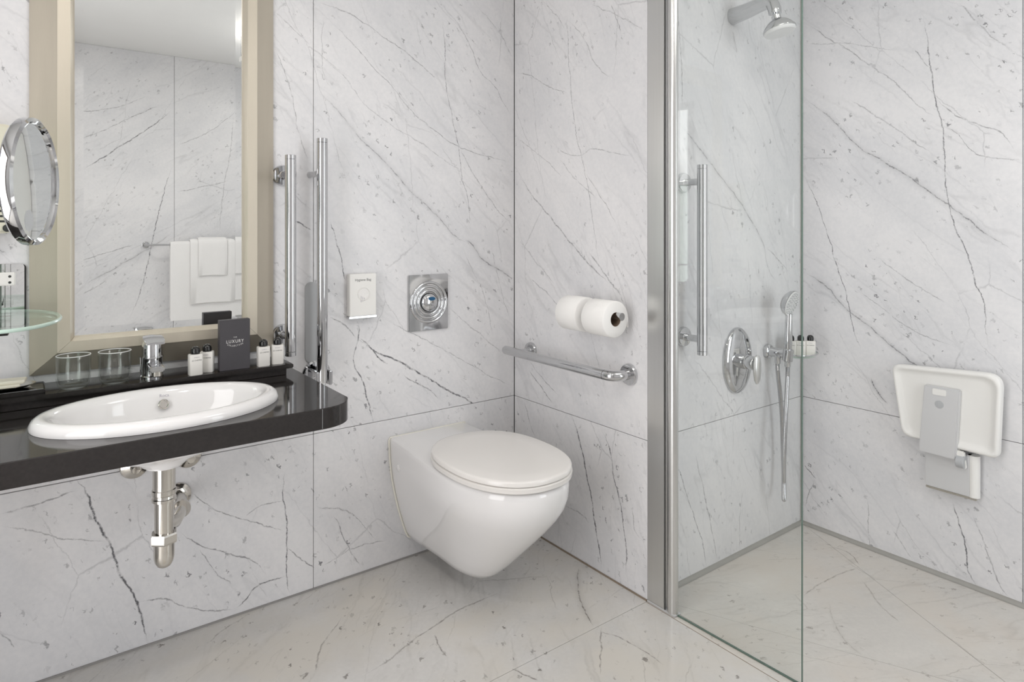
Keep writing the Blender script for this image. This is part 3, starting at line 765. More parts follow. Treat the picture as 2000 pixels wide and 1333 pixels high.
# bottle trap and valves below the basin
QX, QY = -1.298, -.335
tr = thing('bottle_trap', (QX, QY, .364), 'chrome bottle trap and waste pipe hanging below the basin', 'waste pipe')
MB().lathe([(.0245,.605),(.0245,.552),(.0265,.550),(.0265,.540),(.0245,.538),(.025,.532),(.0265,.530),(.0265,.524),(.022,.522)], (QX, QY, 0), n=32).build('waste_coupling', M['nickel'], tr)
MB().lathe([(.0215,.530),(.0205,.42)], (QX, QY, 0), n=32).build('down_pipe', M['nickel'], tr)
hexa = lambda r_, z_: [(QX + r_*math.cos(math.radians(-98.6 + 60*k)), QY + r_*math.sin(math.radians(-98.6 + 60*k)), z_) for k in range(6)]
MB().rings([hexa(.029, .424), hexa(.031, .428), hexa(.031, .444), hexa(.029, .448)]).build('hex_nut', M['nickel'], tr, smooth=20)
MB().lathe([(.0225,.430),(.0225,.395),(.0222,.388),(.020,.378),(.015,.369),(.008,.3645),(.001,.3635)], (QX, QY, 0), n=32).build('trap_cup', M['nickel'], tr)
MB().tube([(QX, QY + .016, .452), (QX + .03, QY + .05, .447), (-1.240, -.20, .435), (-1.219, -.08, .42), (-1.214, -.004, .405)], .0165, 20).build('outlet_pipe', M['nickel'], tr)
MB().lathe([(.0225,0),(.0225,.014),(.019,.016)], (-1.235, -.185, .4335), Vector((.05,.27,-.03)), n=24).build('pipe_nut', M['nickel'], tr)
MB().lathe([(.037,.001),(.036,.007),(.028,.014),(.018,.018)], (-1.214, 0, .403), (0,-1,0), n=32).build('wall_rosette', M['nickel'], tr)
MB().lathe([(.040,.6155),(.040,.607),(.030,.604)], (QX, QY, 0), n=32).build('waste_collar', M['ceramic'], tr)
for vx, vz, side in ((-1.322, .514, 'left'), (-1.186, .514, 'right')):
    t = thing('angle_valve', (vx, -.001, vz), 'round chrome angle valve on the wall to the %s of the trap pipe' % side, 'valve', 'angle valves below the counter')
    MB().lathe([(.036,.0),(.036,.004),(.033,.010),(.020,.017),(.012,.020),(.010,.034)], (vx, -.001, vz), (0,-1,0), n=32).build('rosette', M['nickel'], t)
    MB().lathe([(.010,.032),(.0125,.034),(.0125,.046),(.010,.048),(.003,.0485)], (vx, -.001, vz), (0,-1,0), n=12).build('handle', M['nickel'], t, smooth=30)
    MB().tube([(vx, -.026, vz + .002), (vx, -.04, vz + .05), (vx + (.012 if vx < -1.25 else -.012), -.07, vz + .12), (TX + (-.01 if vx < -1.25 else .01), -.09, ZB - .006)], .0055, 10).build('riser_pipe', M['hose'], t)

# ================================================================ mirror
mz0, mz1 = .885, 1.93
mx0, mx1 = -1.464, -1.037
mr = thing('wall_mirror', (-1.25, -.002, mz0 - .09), 'tall wall mirror with champagne gold frame above the basin', 'mirror')
bvl = .024
v = []
for d, y in ((0, -.0195), (bvl, -.0205)):
    v.append([(mx0 + d, y, mz0 + d), (mx1 - d, y, mz0 + d), (mx1 - d, y, mz1 - d), (mx0 + d, y, mz1 - d)])
back = [(x, -.004, z) for x, y, z in v[0]]
MB().rings([back, v[0], v[1]]).build('mirror_glass', M['mirror'], mr, smooth=0)
wi, wo = .035, .056
pr = [(-.004, -.0180), (-.004, -.0255), (0, -.0300), (.006, -.0440), (wi - .002, -.0440), (wi, -.0430), (wi + .002, -.0405), (wi + wo - .006, -.0120), (wi + wo, -.0080), (wi + wo, -.0015), (-.004, -.0015)]
def frame_ring(k):
    d, y = k
    return [(mx0 - d, y, mz0 - d), (mx1 + d, y, mz0 - d), (mx1 + d, y, mz1 + d), (mx0 - d, y, mz1 + d)]
FR = [frame_ring(k) for k in pr]
for i in range(4):
    j = (i + 1) % 4
    a = [Vector(r[i]) for r in FR]; c = [Vector(r[j]) for r in FR]
    d = (c[0] - a[0]).normalized()*.0003
    MB().rings([[p + d for p in a], [p - d for p in c]]).build('frame_rail', M['gold'], mr, smooth=25)

# ================================================================ things on the ledge
def tumbler(x, y, label):
    t = thing('drinking_glass', (x, y, LZ), label, 'glass', 'water glasses on the ledge')
    h, r = .080, .0375
    po = [(.024,.0),(.028,.001),(.0335,.008),(.0365,.02),(r,.035),(r,h)]
    pi = [(r-.0022,h),(r-.0022,.036),(.0335,.022),(.030,.012),(.022,.0085),(.001,.008)]
    MB().lathe(po + [(r-.0011,h+.0009)] + pi, (x, y, LZ + .0003), n=48).build('glass_wall', M['tumbler'], t, smooth=60)
    ring = [(x + (r-.0011)*math.cos(2*PI*k/48), y + (r-.0011)*math.sin(2*PI*k/48), LZ + h + .0012) for k in range(49)]
    MB().tube(ring, .0011, 8, False).build('rim', M['ruby'], t)
    MB().lathe([(.019,.0095),(.012,.0102),(.002,.0106)], (x, y, LZ), n=32).build('thick_base', M['tumbler'], t)
    return t
tumbler(-1.466, -.106, 'clear empty drinking glass beside the soap dish, left of the two glasses')
tumbler(-1.377, -.104, 'clear empty drinking glass beside the tap, right of the two glasses')

def bottle(x, y, z, rz, label, group):
    t = thing('toiletry_bottle', (x, y, z), label, 'bottle', group)
    w, d, h = .0345, .023, .057
    mb = MB()
    mb.rings([[(x + a*s, y + b*s, z + q) for a, b in rrect(w, d, .005, 4)] for s, q in ((.94,.0002),(1,.002),(1,h-.0025),(.93,h),(.5,h+.0003))])
    mb.build('flask', M['label'], t, smooth=50)
    MB().lathe([(.0095,h),(.0115,h+.001),(.0118,h+.010),(.0105,h+.0155),(.007,h+.0195),(.002,h+.021)], (x, y, z), n=24).build('cap', M['black_plastic'], t)
    f = y - d/2
    text_mb('BYREDO', .013, (x, f, z + .049), (1,0,0), (0,0,1), (0,-1,0), lift=.0002).build('brand_lettering', M['ink_grey'], t, smooth=0)
    text_mb('LE CHEMIN', .025, (x, f, z + .041), (1,0,0), (0,0,1), (0,-1,0), lift=.0002).build('name_lettering', M['ink'], t, smooth=0)
    t.rotation_euler = (0, 0, rz)
    return t
gb = 'small toiletry bottles on the ledge'
b0 = bottle(-1.192, -.136, LZ, .12, 'small white bottle with black cap standing leftmost on the ledge beside the tap', gb)
def bcopy(x, y, z, rz, label, group):
    o = copy_tree(b0, (x, y, z), label); o.rotation_euler = (0, 0, rz); o['group'] = group
    return o
bcopy(-1.158, -.114, LZ, -.45, 'small white bottle with black cap between the left bottle and the charcoal box', gb)
bcopy(-1.010, -.128, LZ, 0, 'small white bottle with black cap just right of the charcoal box', gb)
bcopy(-.968, -.122, LZ, -.25, 'small white bottle with black cap at the right end of the ledge', gb)

bx0, bx1, by = -1.130, -1.049, -.136
cb = thing('card_box', ((bx0+bx1)/2, by + .012, LZ), 'upright charcoal card box with white lettering standing on the black ledge', 'box')
MB().box(bx0, bx1, by, by + .024, LZ + .0003, LZ + .142).build('carton', M['box_card'], cb, bevel=.0008, seg=2, smooth=0)
bm_ = MB(); mxx = (bx0+bx1)/2; mzz = LZ + .077
text_mb('THE', .0095, (mxx, by, mzz + .0155), (1,0,0), (0,0,1), (0,-1,0), bm_, spacing=1.3)
text_mb('LUXURY', .046, (mxx, by, mzz + .004), (1,0,0), (0,0,1), (0,-1,0), bm_, height=.0088, spacing=1.25)
word = 'COLLECTION'; Rr = .045
for i, chh in enumerate(word):
    a = (i - 4.5)*.098
    wch = {'I': .0009}.get(chh, .0033)
    text_mb(chh, wch, (mxx + Rr*math.sin(a), by, mzz + .0375 - Rr*math.cos(a) - .001), (math.cos(a),0,math.sin(a)), (-math.sin(a),0,math.cos(a)), (0,-1,0), bm_, height=.0040)
bm_.build('lettering', M['ink_white'], cb, smooth=0)

# soap tray at the left end
sx, sy = -1.594, -.082
tb = thing('soap_tray', (sx, sy, LZ), 'flat dark stone tray at the left end of the black ledge', 'tray')
MB().box(sx - .07, sx + .07, sy - .052, sy + .052, LZ + .0003, LZ + .010).build('tray_slab', M['black_stone'], tb, bevel=.002, smooth=0)
MB().box(sx - .066, sx + .066, sy - .048, sy + .048, LZ + .0101, LZ + .0112).build('tray_inlay', M['chrome'], tb, smooth=0)
sd = thing('soap_dish', (sx - .012, sy, LZ + .0112), 'shallow oval chrome soap dish lying on the stone tray', 'dish')
def ov(a, b, z): return [(sx - .012 + a*math.cos(2*PI*i/40), sy + b*math.sin(2*PI*i/40), LZ + z) for i in range(40)]
MB().rings([ov(.03,.022,.0114), ov(.05,.034,.0135), ov(.064,.043,.0195), ov(.065,.044,.0205), ov(.063,.042,.0205), ov(.048,.032,.015), ov(.028,.02,.0132)]).build('dish_bowl', M['nickel'], sd, smooth=60)
def soap(dx, dy, z, rz, w, d, h, lab):
    c, s_ = math.cos(rz), math.sin(rz)
    o = (sx - .014 + dx, sy + dy, LZ + z)
    pts = [(a*c - b*s_, a*s_ + b*c) for a, b in rrect(w, d, .004, 3)]
    return tag(MB().rings([[(o[0] + a*k, o[1] + b*k, o[2] + q) for a, b in pts] for k, q in ((.96,0),(1,.002),(1,h-.002),(.96,h))]).build('wrapped_soap', M['soap'], None, loc=o, smooth=40), lab, 'soap', 'wrapped soaps in the dish')
soap(-.006, -.004, .0150, .1, .080, .050, .009, 'flat beige wrapped soap lying lowest in the chrome dish')
soap(.010, .002, .0243, -.12, .074, .044, .008, 'flat cream wrapped soap lying on top of the other soap')

# glass side panel, shelf, shaving mirror, dryer and chrome box at the left edge of the picture
PX = -1.612
pn = thing('side_screen', (PX, -.21, ZT), 'upright glass side panel with metal edge standing on the counter at the left edge', 'panel')
MB().box(PX - .006, PX, -.405, -.0785, LZ + .0005, 1.43).build('pane', M['shelf_glass'], pn, smooth=0)
MB().box(PX - .007, PX + .001, -.4095, -.4055, ZT + .0005, 1.432).build('edge_strip', M['satin'], pn, bevel=.001, smooth=0)
shf = thing('glass_shelf', (PX, -.22, .966), 'rounded clear glass shelf with green edge fixed to the side panel', 'shelf')
sh_pts = [(PX + .001, -.06)] + [(PX + .002 + .112*math.sin(a), -.245 - .19*math.cos(a)) for a in [PI*k/36 for k in range(36, -1, -1)]]
sh_pts = [(PX + .002 + .112*math.cos(a), -.235 + .198*math.sin(a)) for a in [-PI/2 + PI*k/40 for k in range(41)]]
MB().prism(sh_pts, (0,0,.962), (1,0,0), (0,1,0), (0,0,1), 0, .008).build('shelf_pane', M['shelf_glass'], shf, smooth=40)
rim = [(x, y, .966) for x, y in sh_pts]
MB().tube(rim, .0042, 10).build('polished_edge', M['shelf_edge'], shf)
for yy in (-.11, -.35):
    MB().lathe([(.009,.0),(.009,.02),(.006,.022)], (PX + .0005, yy, .9555), (1,0,0), n=16).build('shelf_clamp', M['chrome'], shf)

mc = Vector((-1.549, -.50, 1.262)); mn = Vector((.948, -.318, .0)).normalized()
sm = thing('shaving_mirror', (PX, -.405, 1.262), 'round chrome magnifying mirror on an arm at the left edge', 'mirror')
RM = .1235
MB().lathe([(RM-.010,-.016),(RM-.004,-.015),(RM,-.011),(RM+.001,-.004),(RM,.004),(RM-.006,.0075),(RM-.0105,.004),(RM-.011,-.001)], mc, mn, n=64, cap1=False).build('mirror_rim', M['chrome'], sm)
cc = MB().lathe([(.0005 + (RM-.010)*k/8, -.0012*(1 - (k/8)**2) + .006) for k in range(8, -1, -1)], mc - mn*.006, mn, n=64, cap0=False)
cc.build('magnifying_glass', M['mirror'], sm, smooth=60)
up = Vector((0,0,1)); rt = Vector((-mn.y, mn.x, 0))
sc_ = mc - up*.076 + rt*(-.022) - mn*.0008
MB().lathe([(.021,.0),(.021,.0006)], sc_, mn, n=32).build('spot_mirror', M['grey_plastic'], sm)
MB().tube([mc - mn*.014, mc - mn*.034, (PX + .004, -.4075, 1.262)], [.008, .008, .006], 14).build('arm', M['chrome'], sm)

dry = thing('hair_dryer', (-1.63, -.004, 1.16), 'cream plastic wall hair dryer with slots behind the round mirror', 'hair dryer')
MB().prism(rrect(.100, .265, .022, 5, -1.632, 1.292), (0,0,0), (1,0,0), (0,0,1), (0,-1,0), .0005, .075).build('housing', M['cream_plastic'], dry, bevel=.006, smooth=40)
for k in range(5):
    MB().box(-1.612, -1.590, -.0758, -.0742, 1.186 + .0125*k, 1.191 + .0125*k).build('vent_slot', M['rubber'], dry, smooth=0)
MB().lathe([(.009,.0),(.009,.004),(.006,.006)], (-1.598, -.0745, 1.172), (0,-1,0), n=20).build('button', M['rubber'], dry)

xb0, xb1, zb0, zb1 = -1.720, -1.565, .925, 1.082
db = thing('tissue_dispenser', ((xb0+xb1)/2, -.003, zb0), 'polished chrome recessed wall box beside the mirror frame', 'dispenser')
MB().prism(rrect(xb1-xb0, zb1-zb0, .008, 4, (xb0+xb1)/2, (zb0+zb1)/2), (0,0,0), (1,0,0), (0,0,1), (0,-1,0), .0005, .010).build('chrome_plate', M['mirror'], db, bevel=.002, smooth=30)
MB().prism(rrect(xb1-xb0, zb1-zb0, .008, 4, (xb0+xb1)/2 + .004, (zb0+zb1)/2 - .002), (0,0,0), (1,0,0), (0,0,1), (0,-1,0), .0004, .005).build('shadow_sheet', M['rubber'], db, smooth=30)  # dark offset copy of the plate, standing in for its shadow
sk = MB().box(-1.652, -1.583, -.018, -.0102, 1.028, 1.061).build('socket_plate', M['white_plastic'], db, bevel=.002, smooth=0)
for zz_ in (1.036, 1.051):
    MB().lathe([(.0032,.0),(.0032,.0006)], (-1.594, -.0178, zz_), (0,-1,0), n=14).build('socket_hole', M['rubber'], sk)
MB().box(-1.70, -1.66, -.055, -.0102, .985, 1.0).build('lip', M['chrome'], db, bevel=.002, smooth=0)
# ================================================================ grab bars
def flange(mb_parent, c, n, r=.033, t=.012):
    MB().lathe([(r,.0),(r,t*.6),(r-.003,t),(.014,t+.001),(.012,t+.003)], c, n, n=36).build('wall_flange', M['chrome'], mb_parent)
def vbar(x, y0, z0, z1, zb, off, r, label, nrm=(0,-1,0)):
    t = thing('grab_bar', (x, y0, z0), label, 'grab bar', 'vertical grab bars')
    yb = y0 - off
    MB().lathe([(r,z0 + .014),(r,z1 - .014)], (x, yb, 0), n=32).build('rail', M['chrome'], t)
    for a, c_ in ((z0, z0 + .0132), (z1 - .0132, z1)):
        MB().lathe([(r - .001,a),(r,a + .001),(r,c_ - .001),(r - .001,c_)], (x, yb, 0), n=32).build('end_cap', M['chrome'], t)
    for z in zb:
        flange(t, (x, y0 - .0002, z), (0,-1,0))
        MB().lathe([(.0115,.008),(.0115,off)], (x, y0, z), (0,-1,0), n=20).build('post', M['chrome'], t)
    return t
vbar(-.915, 0, .782, 1.396, (.838, 1.338), .078, .0165, 'vertical chrome grab bar on two posts right beside the mirror frame')
vbar(.172, Y_C, .766, 1.376, (.815, 1.322), .078, .0165, 'vertical chrome grab bar on the shower wall behind the glass')

# folded-up support rail
fx = -.812
fr_ = thing('folding_rail', (fx, 0, .66), 'long chrome support rail folded upright against the wall beside the counter', 'grab bar')
MB().prism(rrect(.042, .262, .021, 8, fx - .012, .868), (0,0,0), (1,0,0), (0,0,1), (0,-1,0), .0004, .006).build('back_plate', M['grey_plastic'], fr_, bevel=.001, smooth=40)
MB().lathe([(.047,.0),(.047,.006),(.042,.011),(.02,.013)], (fx + .004, -.0004, .697), (0,-1,0), n=40).build('wall_flange', M['chrome'], fr_)
MB().box(fx - .026, fx - .014, -.085, -.011, .676, .722).build('hinge_cheek', M['chrome'], fr_, bevel=.003)
MB().box(fx + .016, fx + .028, -.085, -.011, .676, .722).build('hinge_cheek', M['chrome'], fr_, bevel=.003)
MB().lathe([(.006,-.028),(.006,.03)], (fx, -.066, .70), (1,0,0), n=16).build('hinge_pin', M['chrome'], fr_)
rz0, rz1 = .684, 1.456
MB().lathe([(.0155,rz0),(.0172,rz0 + .01),(.0172,rz1 - .0145)], (fx - .002, -.072, 0), n=32).build('rail', M['chrome'], fr_)
MB().lathe([(.0162,rz1 - .0138),(.0172,rz1 - .013),(.0172,rz1 - .001),(.0162,rz1)], (fx - .002, -.072, 0), n=32).build('end_cap', M['chrome'], fr_)
MB().lathe([(.0100,.0),(.0100,.058)], (fx - .016, -.0005, 1.345), (0.12,-1,0), n=16).build('wall_stop', M['chrome'], fr_)

# horizontal bar below the paper rolls
hb = thing('grab_bar', (0, -.35, .70), 'horizontal chrome grab bar below the toilet paper rolls', 'grab bar')
xb = -.072; zb_ = .700; r = .0165
pts = [(xb, -.040, zb_), (xb, -.60, zb_), (xb, -.604, zb_)]
MB().tube([(xb, -.034, zb_), (xb, -.036, zb_), (xb, -.04, zb_), (xb, -.578, zb_)], [.010, .0148, r, r], 24).build('rail', M['chrome'], hb)
ebow = [Vector((xb, -.5795, zb_))] + arc((xb + .035, -.585, zb_), .035, PI, PI*1.5, 8, (1,0,0), (0,1,0)) + [Vector((-.004, -.620, zb_))]
MB().tube(ebow, r, 24).build('elbow', M['chrome'], hb)
flange(hb, (-.0002, -.620, zb_), (-1,0,0), .035)
flange(hb, (-.0002, -.112, zb_), (-1,0,0), .033)
MB().lathe([(.0115,.008),(.0115,.072)], (0, -.112, zb_), (-1,0,0), n=20).build('post', M['chrome'], hb)

# ================================================================ toilet paper
rl_c = (-.078, .888)
hd = thing('paper_holder', (0, -.52, rl_c[1]), 'chrome double toilet paper holder carrying both rolls', 'holder')
flange(hd, (-.0002, -.517, rl_c[1] + .008), (-1,0,0), .02, .008)
MB().tube([(-.006, -.517, rl_c[1] + .008), (-.074, -.517, rl_c[1] + .008)], .007, 14).build('stem', M['chrome'], hd)
MB().tube([(-.078, -.375, rl_c[1] + .008), (-.078, -.66, rl_c[1] + .008)], .0125, 20).build('spindle', M['chrome'], hd)
MB().lathe([(.0215,-.004),(.0225,.0),(.0225,.003),(.0215,.004)], (-.078, -.517, rl_c[1] + .006), (0,1,0), n=24).build('divider', M['black_plastic'], hd)
def roll(yc, dx, label):
    c = (rl_c[0] + dx, yc, rl_c[1] - .0015)
    t = thing('toilet_roll', c, label, 'toilet roll', 'toilet rolls on the holder')
    L_, ro, ri = .050, .0575, .0225
    MB().lathe([(ri,-L_),(ro - .003,-L_),(ro,-L_ + .003),(ro,L_ - .003),(ro - .003,L_),(ri,L_)], c, (0,1,0), n=56, cap0=False, cap1=False).build('paper', M['paper'], t, smooth=50)
    MB().lathe([(ri,-L_ + .0005),(ri,L_ - .0005),(ri - .0012,L_ - .0005),(ri - .0012,-L_ + .0005),(ri,-L_ + .0005)], c, (0,1,0), n=40, cap0=False, cap1=False).build('card_core', M['tube_card'], t)
    MB().box(c[0] + ro - .0016, c[0] + ro + .0008, yc - L_ + .002, yc + L_ - .002, c[2] - .03, c[2] + .002).build('loose_sheet', M['paper'], t, smooth=0)
    return t
roll(-.455, 0, 'white toilet roll farther back on the holder, partly behind the other')
roll(-.590, -.007, 'white toilet roll nearer the shower, its open brown core showing')

# ================================================================ wall plates on the left wall
hx0, hx1, hz0, hz1 = -.703, -.608, .872, 1.019
hy = thing('hygiene_bag_dispenser', ((hx0+hx1)/2, 0, hz0), 'white hygiene bag dispenser on the wall beside the flush plate', 'dispenser')
MB().box(hx0, hx1, -.026, -.0005, hz0 + .006, hz1).build('case', M['white_plastic'], hy, bevel=.0015, smooth=0)
MB().box(hx0 - .002, hx1 + .001, -.027, -.0005, hz0 - .001, hz0 + .0055).build('chrome_base', M['chrome'], hy, bevel=.001, smooth=0)
hcx = (hx0+hx1)/2 + .002
MB().lathe([(.0225,.0),(.0225,.0008),(.0205,.0013),(.0195,.0006)], (hcx, -.0262, .952), (0,-1,0), n=36, cap0=False, cap1=False).build('opening_ring', M['white_plastic'], hy)
MB().lathe([(.0195,.0),(.0195,.0004)], (hcx, -.0258, .952), (0,-1,0), n=36).build('bag_tab', M['paper'], hy)
for k in range(3):
    MB().box(hcx - .010 + .006*k, hcx - .009 + .006*k, -.0267, -.0260, .924 + .002*k, .945 - .003*k).build('tab_print', M['ink_grey'], hy, smooth=0)
text_mb('Hygiene Bag', .057, (hcx - .002, -.026, .998), (1,0,0), (0,0,1), (0,-1,0), lift=.0002).build('lettering', M['ink'], hy, smooth=0)

px0, px1, pz0, pz1 = -.475, -.313, .803, 1.005
pcx, pcz = (px0+px1)/2, (pz0+pz1)/2
fp = thing('flush_plate', (pcx, 0, pz0), 'chrome flush plate with concentric rings and round button above the toilet', 'flush plate')
MB().box(px0, px1, -.009, -.0005, pz0, pz1).build('plate', M['chrome'], fp, bevel=.002, seg=2, smooth=30)
for rr in (.077, .0625, .048):
    MB().lathe([(rr,.0),(rr-.0015,.0035),(rr-.005,.0055),(rr-.009,.004),(rr-.011,.0)], (pcx, -.0088, pcz), (0,-1,0), n=64, cap0=False, cap1=False).build('ripple_ring', M['chrome'], fp, smooth=60)
bt = MB().lathe([(.0325,.0),(.0325,.004),(.030,.009),(.022,.0135),(.011,.0157),(.001,.0163)], (pcx, -.0088, pcz), (0,-1,0), n=48).build('button', M['chrome'], fp, smooth=50)
MB().lathe([(.0348,.0),(.0348,.0022),(.0328,.0022),(.0328,.0)], (pcx, -.0088, pcz), (0,-1,0), n=48, cap0=False, cap1=False).build('button_gap', M['rubber'], fp)
ovl = [(.0145*math.cos(2*PI*k/28) + .004, .0068*math.sin(2*PI*k/28) + .0145) for k in range(28)]
MB().prism(ovl, (pcx, -.0088 - .0180, pcz), (1,0,0), (0,.2,.98), (0,-.98,.2), -.0025, .0005).build('blue_mark', M['blue'], bt, bevel=.0003, seg=1)

# ================================================================ toilet
TCX = -.392
tl = thing('toilet', (TCX, 0, .07), 'white wall-hung toilet with closed lid below the flush plate', 'toilet')
def outline(wb, wf, Lf, ys, z, n=14, pw=2.25):
    right = []
    for k in range(n + 1):
        s = k/n
        e = s*s*(3 - 2*s)
        right.append((wb + (wf - wb)*e, -.001 - (ys - .001)*s))
    m = 18
    for k in range(1, m + 1):
        a = PI/2*k/m
        right.append((wf*math.cos(a)**(2/pw) if k < m else 0, -ys - (Lf - ys)*math.sin(a)**(2/pw)))
    left = [(-x, y) for x, y in reversed(right[:-1])]
    return [(TCX + x, y, z) for x, y in right + left]
secs = [(.068, .045, .035, .345, .22), (.070, .070, .058, .378, .23), (.078, .082, .070, .402, .24), (.10, .092, .080, .432, .25), (.14, .105, .095, .476, .27), (.19, .120, .113, .527, .29),
        (.24, .132, .132, .578, .32), (.285, .141, .150, .622, .35), (.325, .147, .165, .656, .38), (.355, .150, .1745, .675, .40), (.385, .152, .179, .685, .41),
        (.420, .154, .180, .688, .41), (.434, .154, .179, .686, .41), (.438, .151, .175, .682, .41)]
MB().rings([outline(wb, wf, Lf, ys, z) for z, wb, wf, Lf, ys in secs]).build('bowl', M['ceramic'], tl, smooth=60)
gk = [outline(wb + .004, wf, Lf, ys, z) for z, wb, wf, Lf, ys in secs]
prof_ = [(wb + .0035, z) for z, wb, *_ in secs[1:-1]]
gpts = [(-w, z) for w, z in prof_] + [(-prof_[-1][0] + .004, .4405), (prof_[-1][0] - .004, .4405)] + [(w, z) for w, z in reversed(prof_)]
gl_ = [(TCX + x, -.0035, z) for x, z in gpts]
MB().tube(gl_, .0034, 8).build('wall_gasket', M['gasket'], tl)
# side recess with the fixing bolt
for s in (-1, 1):
    MB().lathe([(.0125,.0),(.0125,.0025),(.010,.004),(.004,.0045)], (TCX + s*.1505, -.062, .352), (s,0,-.1), n=20).build('fixing_cap', M['ceramic'], tl)
# deck, seat and lid
def egg(z, grow=0., y0=-.205, y1=-.692, w=.183, dx=0):
    yc = -.445; pts = []
    for k in range(72):
        a = 2*PI*k/72
        sx_, sy_ = math.cos(a), math.sin(a)
        ex = (w + grow)*(abs(sx_)**.88)*(1 if sx_ >= 0 else -1)
        Ly = (y0 - yc + grow) if sy_ > 0 else (yc - y1 + grow)
        ey = (abs(sy_)**(.80 if sy_ > 0 else .92))*(1 if sy_ >= 0 else -1)*Ly
        pts.append((TCX + ex, yc + ey, z))
    return pts
MB().rings([outline(.150, .172, .66, .40, .4375), outline(.146, .165, .62, .40, .4415)]).build('deck', M['ceramic'], tl, smooth=50)
MB().rings([egg(.4440, -.004), egg(.4455, .001), egg(.4575, .002), egg(.4600, -.002)]).build('seat', M['seat_plastic'], tl, smooth=50)
MB().rings([egg(.4620, -.005), egg(.4630, -.001), egg(.4735, .0), egg(.4770, -.003), egg(.4785, -.009), egg(.4795, -.06)]).build('lid', M['seat_plastic'], tl, smooth=50)
for s in (-1, 1):
    MB().lathe([(.007,-.022),(.008,-.02),(.008,.02),(.007,.022)], (TCX + s*.06, -.222, .4535), (1,0,0), n=20).build('hinge', M['seat_plastic'], tl)
    MB().lathe([(.0032,.4405),(.0032,.4445)], (TCX + s*.12, -.56, 0), n=10).build('seat_buffer', M['rubber'], tl, smooth=0)

# ================================================================ shower screen
sc2 = thing('shower_screen', (.012, -.75, .0), 'clear glass shower screen in a satin aluminium wall profile', 'shower screen')
MB().box(-.0015, .0235, -.762, Y_C - .0008, .006, H - .01).build('wall_profile', M['satin'], sc2, bevel=.002, smooth=30)
MB().box(-.001, .0005, -.7655, -.7622, .006, H - .01).build('gap_seal', M['rubber'], sc2, smooth=0)
hp = [( .011 + .0145*math.cos(a)*(1 if math.cos(a) > -2 else 1), -.7845 + .018*math.sin(a)) for a in [2*PI*k/28 for k in range(28)]]
MB().prism(hp, (0,0,0), (1,0,0), (0,1,0), (0,0,1), .004, H - .01).build('hinge_profile', M['satin'], sc2, smooth=40)
MB().box(-.003, .027, -.803, Y_C - .0008, .0005, .006).build('foot', M['silver_plastic'], sc2, bevel=.001, smooth=0)
ga, gb_ = Vector((.013, -.800, 0)), Vector((.027, -1.186, 0))
gd = (gb_ - ga).normalized(); gn = Vector((gd.y, -gd.x, 0))
def gbox(name, s0, s1, t, z0, z1, mat):
    a, c_ = ga + gd*s0, ga + gd*s1
    return MB().rings([[p + gn*o + Vector((0,0,z)) for p, o in ((a,-t),(a,t),(c_,t),(c_,-t))] for z in (z0, z1)]).build(name, mat, sc2, smooth=0)
gl = (gb_ - ga).length
gbox('glass_pane', 0, gl, .003, .004, 2.1, M['glass'])
gbox('glass_edge', gl - .0002, gl + .0012, .0032, .004, 2.1, M['glass_edge'])
gbox('bottom_edge', 0, gl, .0024, .0008, .0042, M['glass_edge'])
gbox('top_edge', 0, gl, .0032, 2.0998, 2.101, M['glass_edge'])

# ================================================================ shower fittings
ax, az = .447, 1.925
sh = thing('overhead_shower', (ax, Y_C, az), 'chrome overhead shower head on a bent arm high on the shower wall', 'shower head')
arm = bez([(ax, Y_C - .001, az), (ax - .004, Y_C - .06, az + .003), (ax - .012, Y_C - .125, az + .007), (ax - .017, Y_C - .160, az + .001), (ax - .019, Y_C - .174, az - .026), (ax - .019, Y_C - .176, az - .040)], 6)
MB().tube(arm, [.030 - .009*min(1, i/18) for i in range(len(arm))], 24).build('arm', M['chrome'], sh, smooth=60)
hc = Vector((ax - .020, Y_C - .178, az - .040))
tilt = Vector((.06, -.22, -1)).normalized()
MB().lathe([(.009,-.004),(.009,.008),(.015,.009),(.015,.02),(.012,.024)], hc, tilt, n=24).build('ball_joint', M['chrome'], sh)
hdp = MB().lathe([(.014,.020),(.022,.024),(.034,.032),(.045,.044),(.052,.055),(.052,.060)], hc, tilt, n=44).build('bell', M['chrome'], sh)
MB().lathe([(.050,.0601),(.0495,.066),(.046,.070),(.02,.072),(.001,.072)], hc, tilt, n=44).build('spray_face', M['ruby'], hdp)

mxp = (.472, Y_C, .700)
mv = thing('shower_mixer', mxp, 'oval chrome shower mixer with lever on the shower wall', 'shower tap')
el = lambda a, b, y: [(mxp[0] + a*math.cos(2*PI*k/56), mxp[1] + y, mxp[2] + b*math.sin(2*PI*k/56)) for k in range(56)]
MB().rings([el(.083,.118,-.0005), el(.083,.118,-.006), el(.079,.113,-.012), el(.065,.095,-.018), el(.035,.05,-.023), el(.005,.007,-.024)]).build('cover_plate', M['chrome'], mv, smooth=60)
MB().lathe([(.026,.016),(.026,.045),(.024,.047),(.024,.072),(.022,.075)], mxp, (0,-1,0), n=32).build('spindle', M['chrome'], mv)
lv = []
for z, w, d in ((.030,.006,.004),(.022,.015,.007),(.0,.020,.009),(-.03,.020,.009),(-.058,.015,.007),(-.070,.006,.004)):
    lv.append([(mxp[0] + .004 + w*math.cos(2*PI*k/20), mxp[1] - .080 + d*math.sin(2*PI*k/20) + .10*z*0, mxp[2] + z) for k in range(20)])
MB().rings(lv).build('lever', M['satin'], mv, smooth=60)

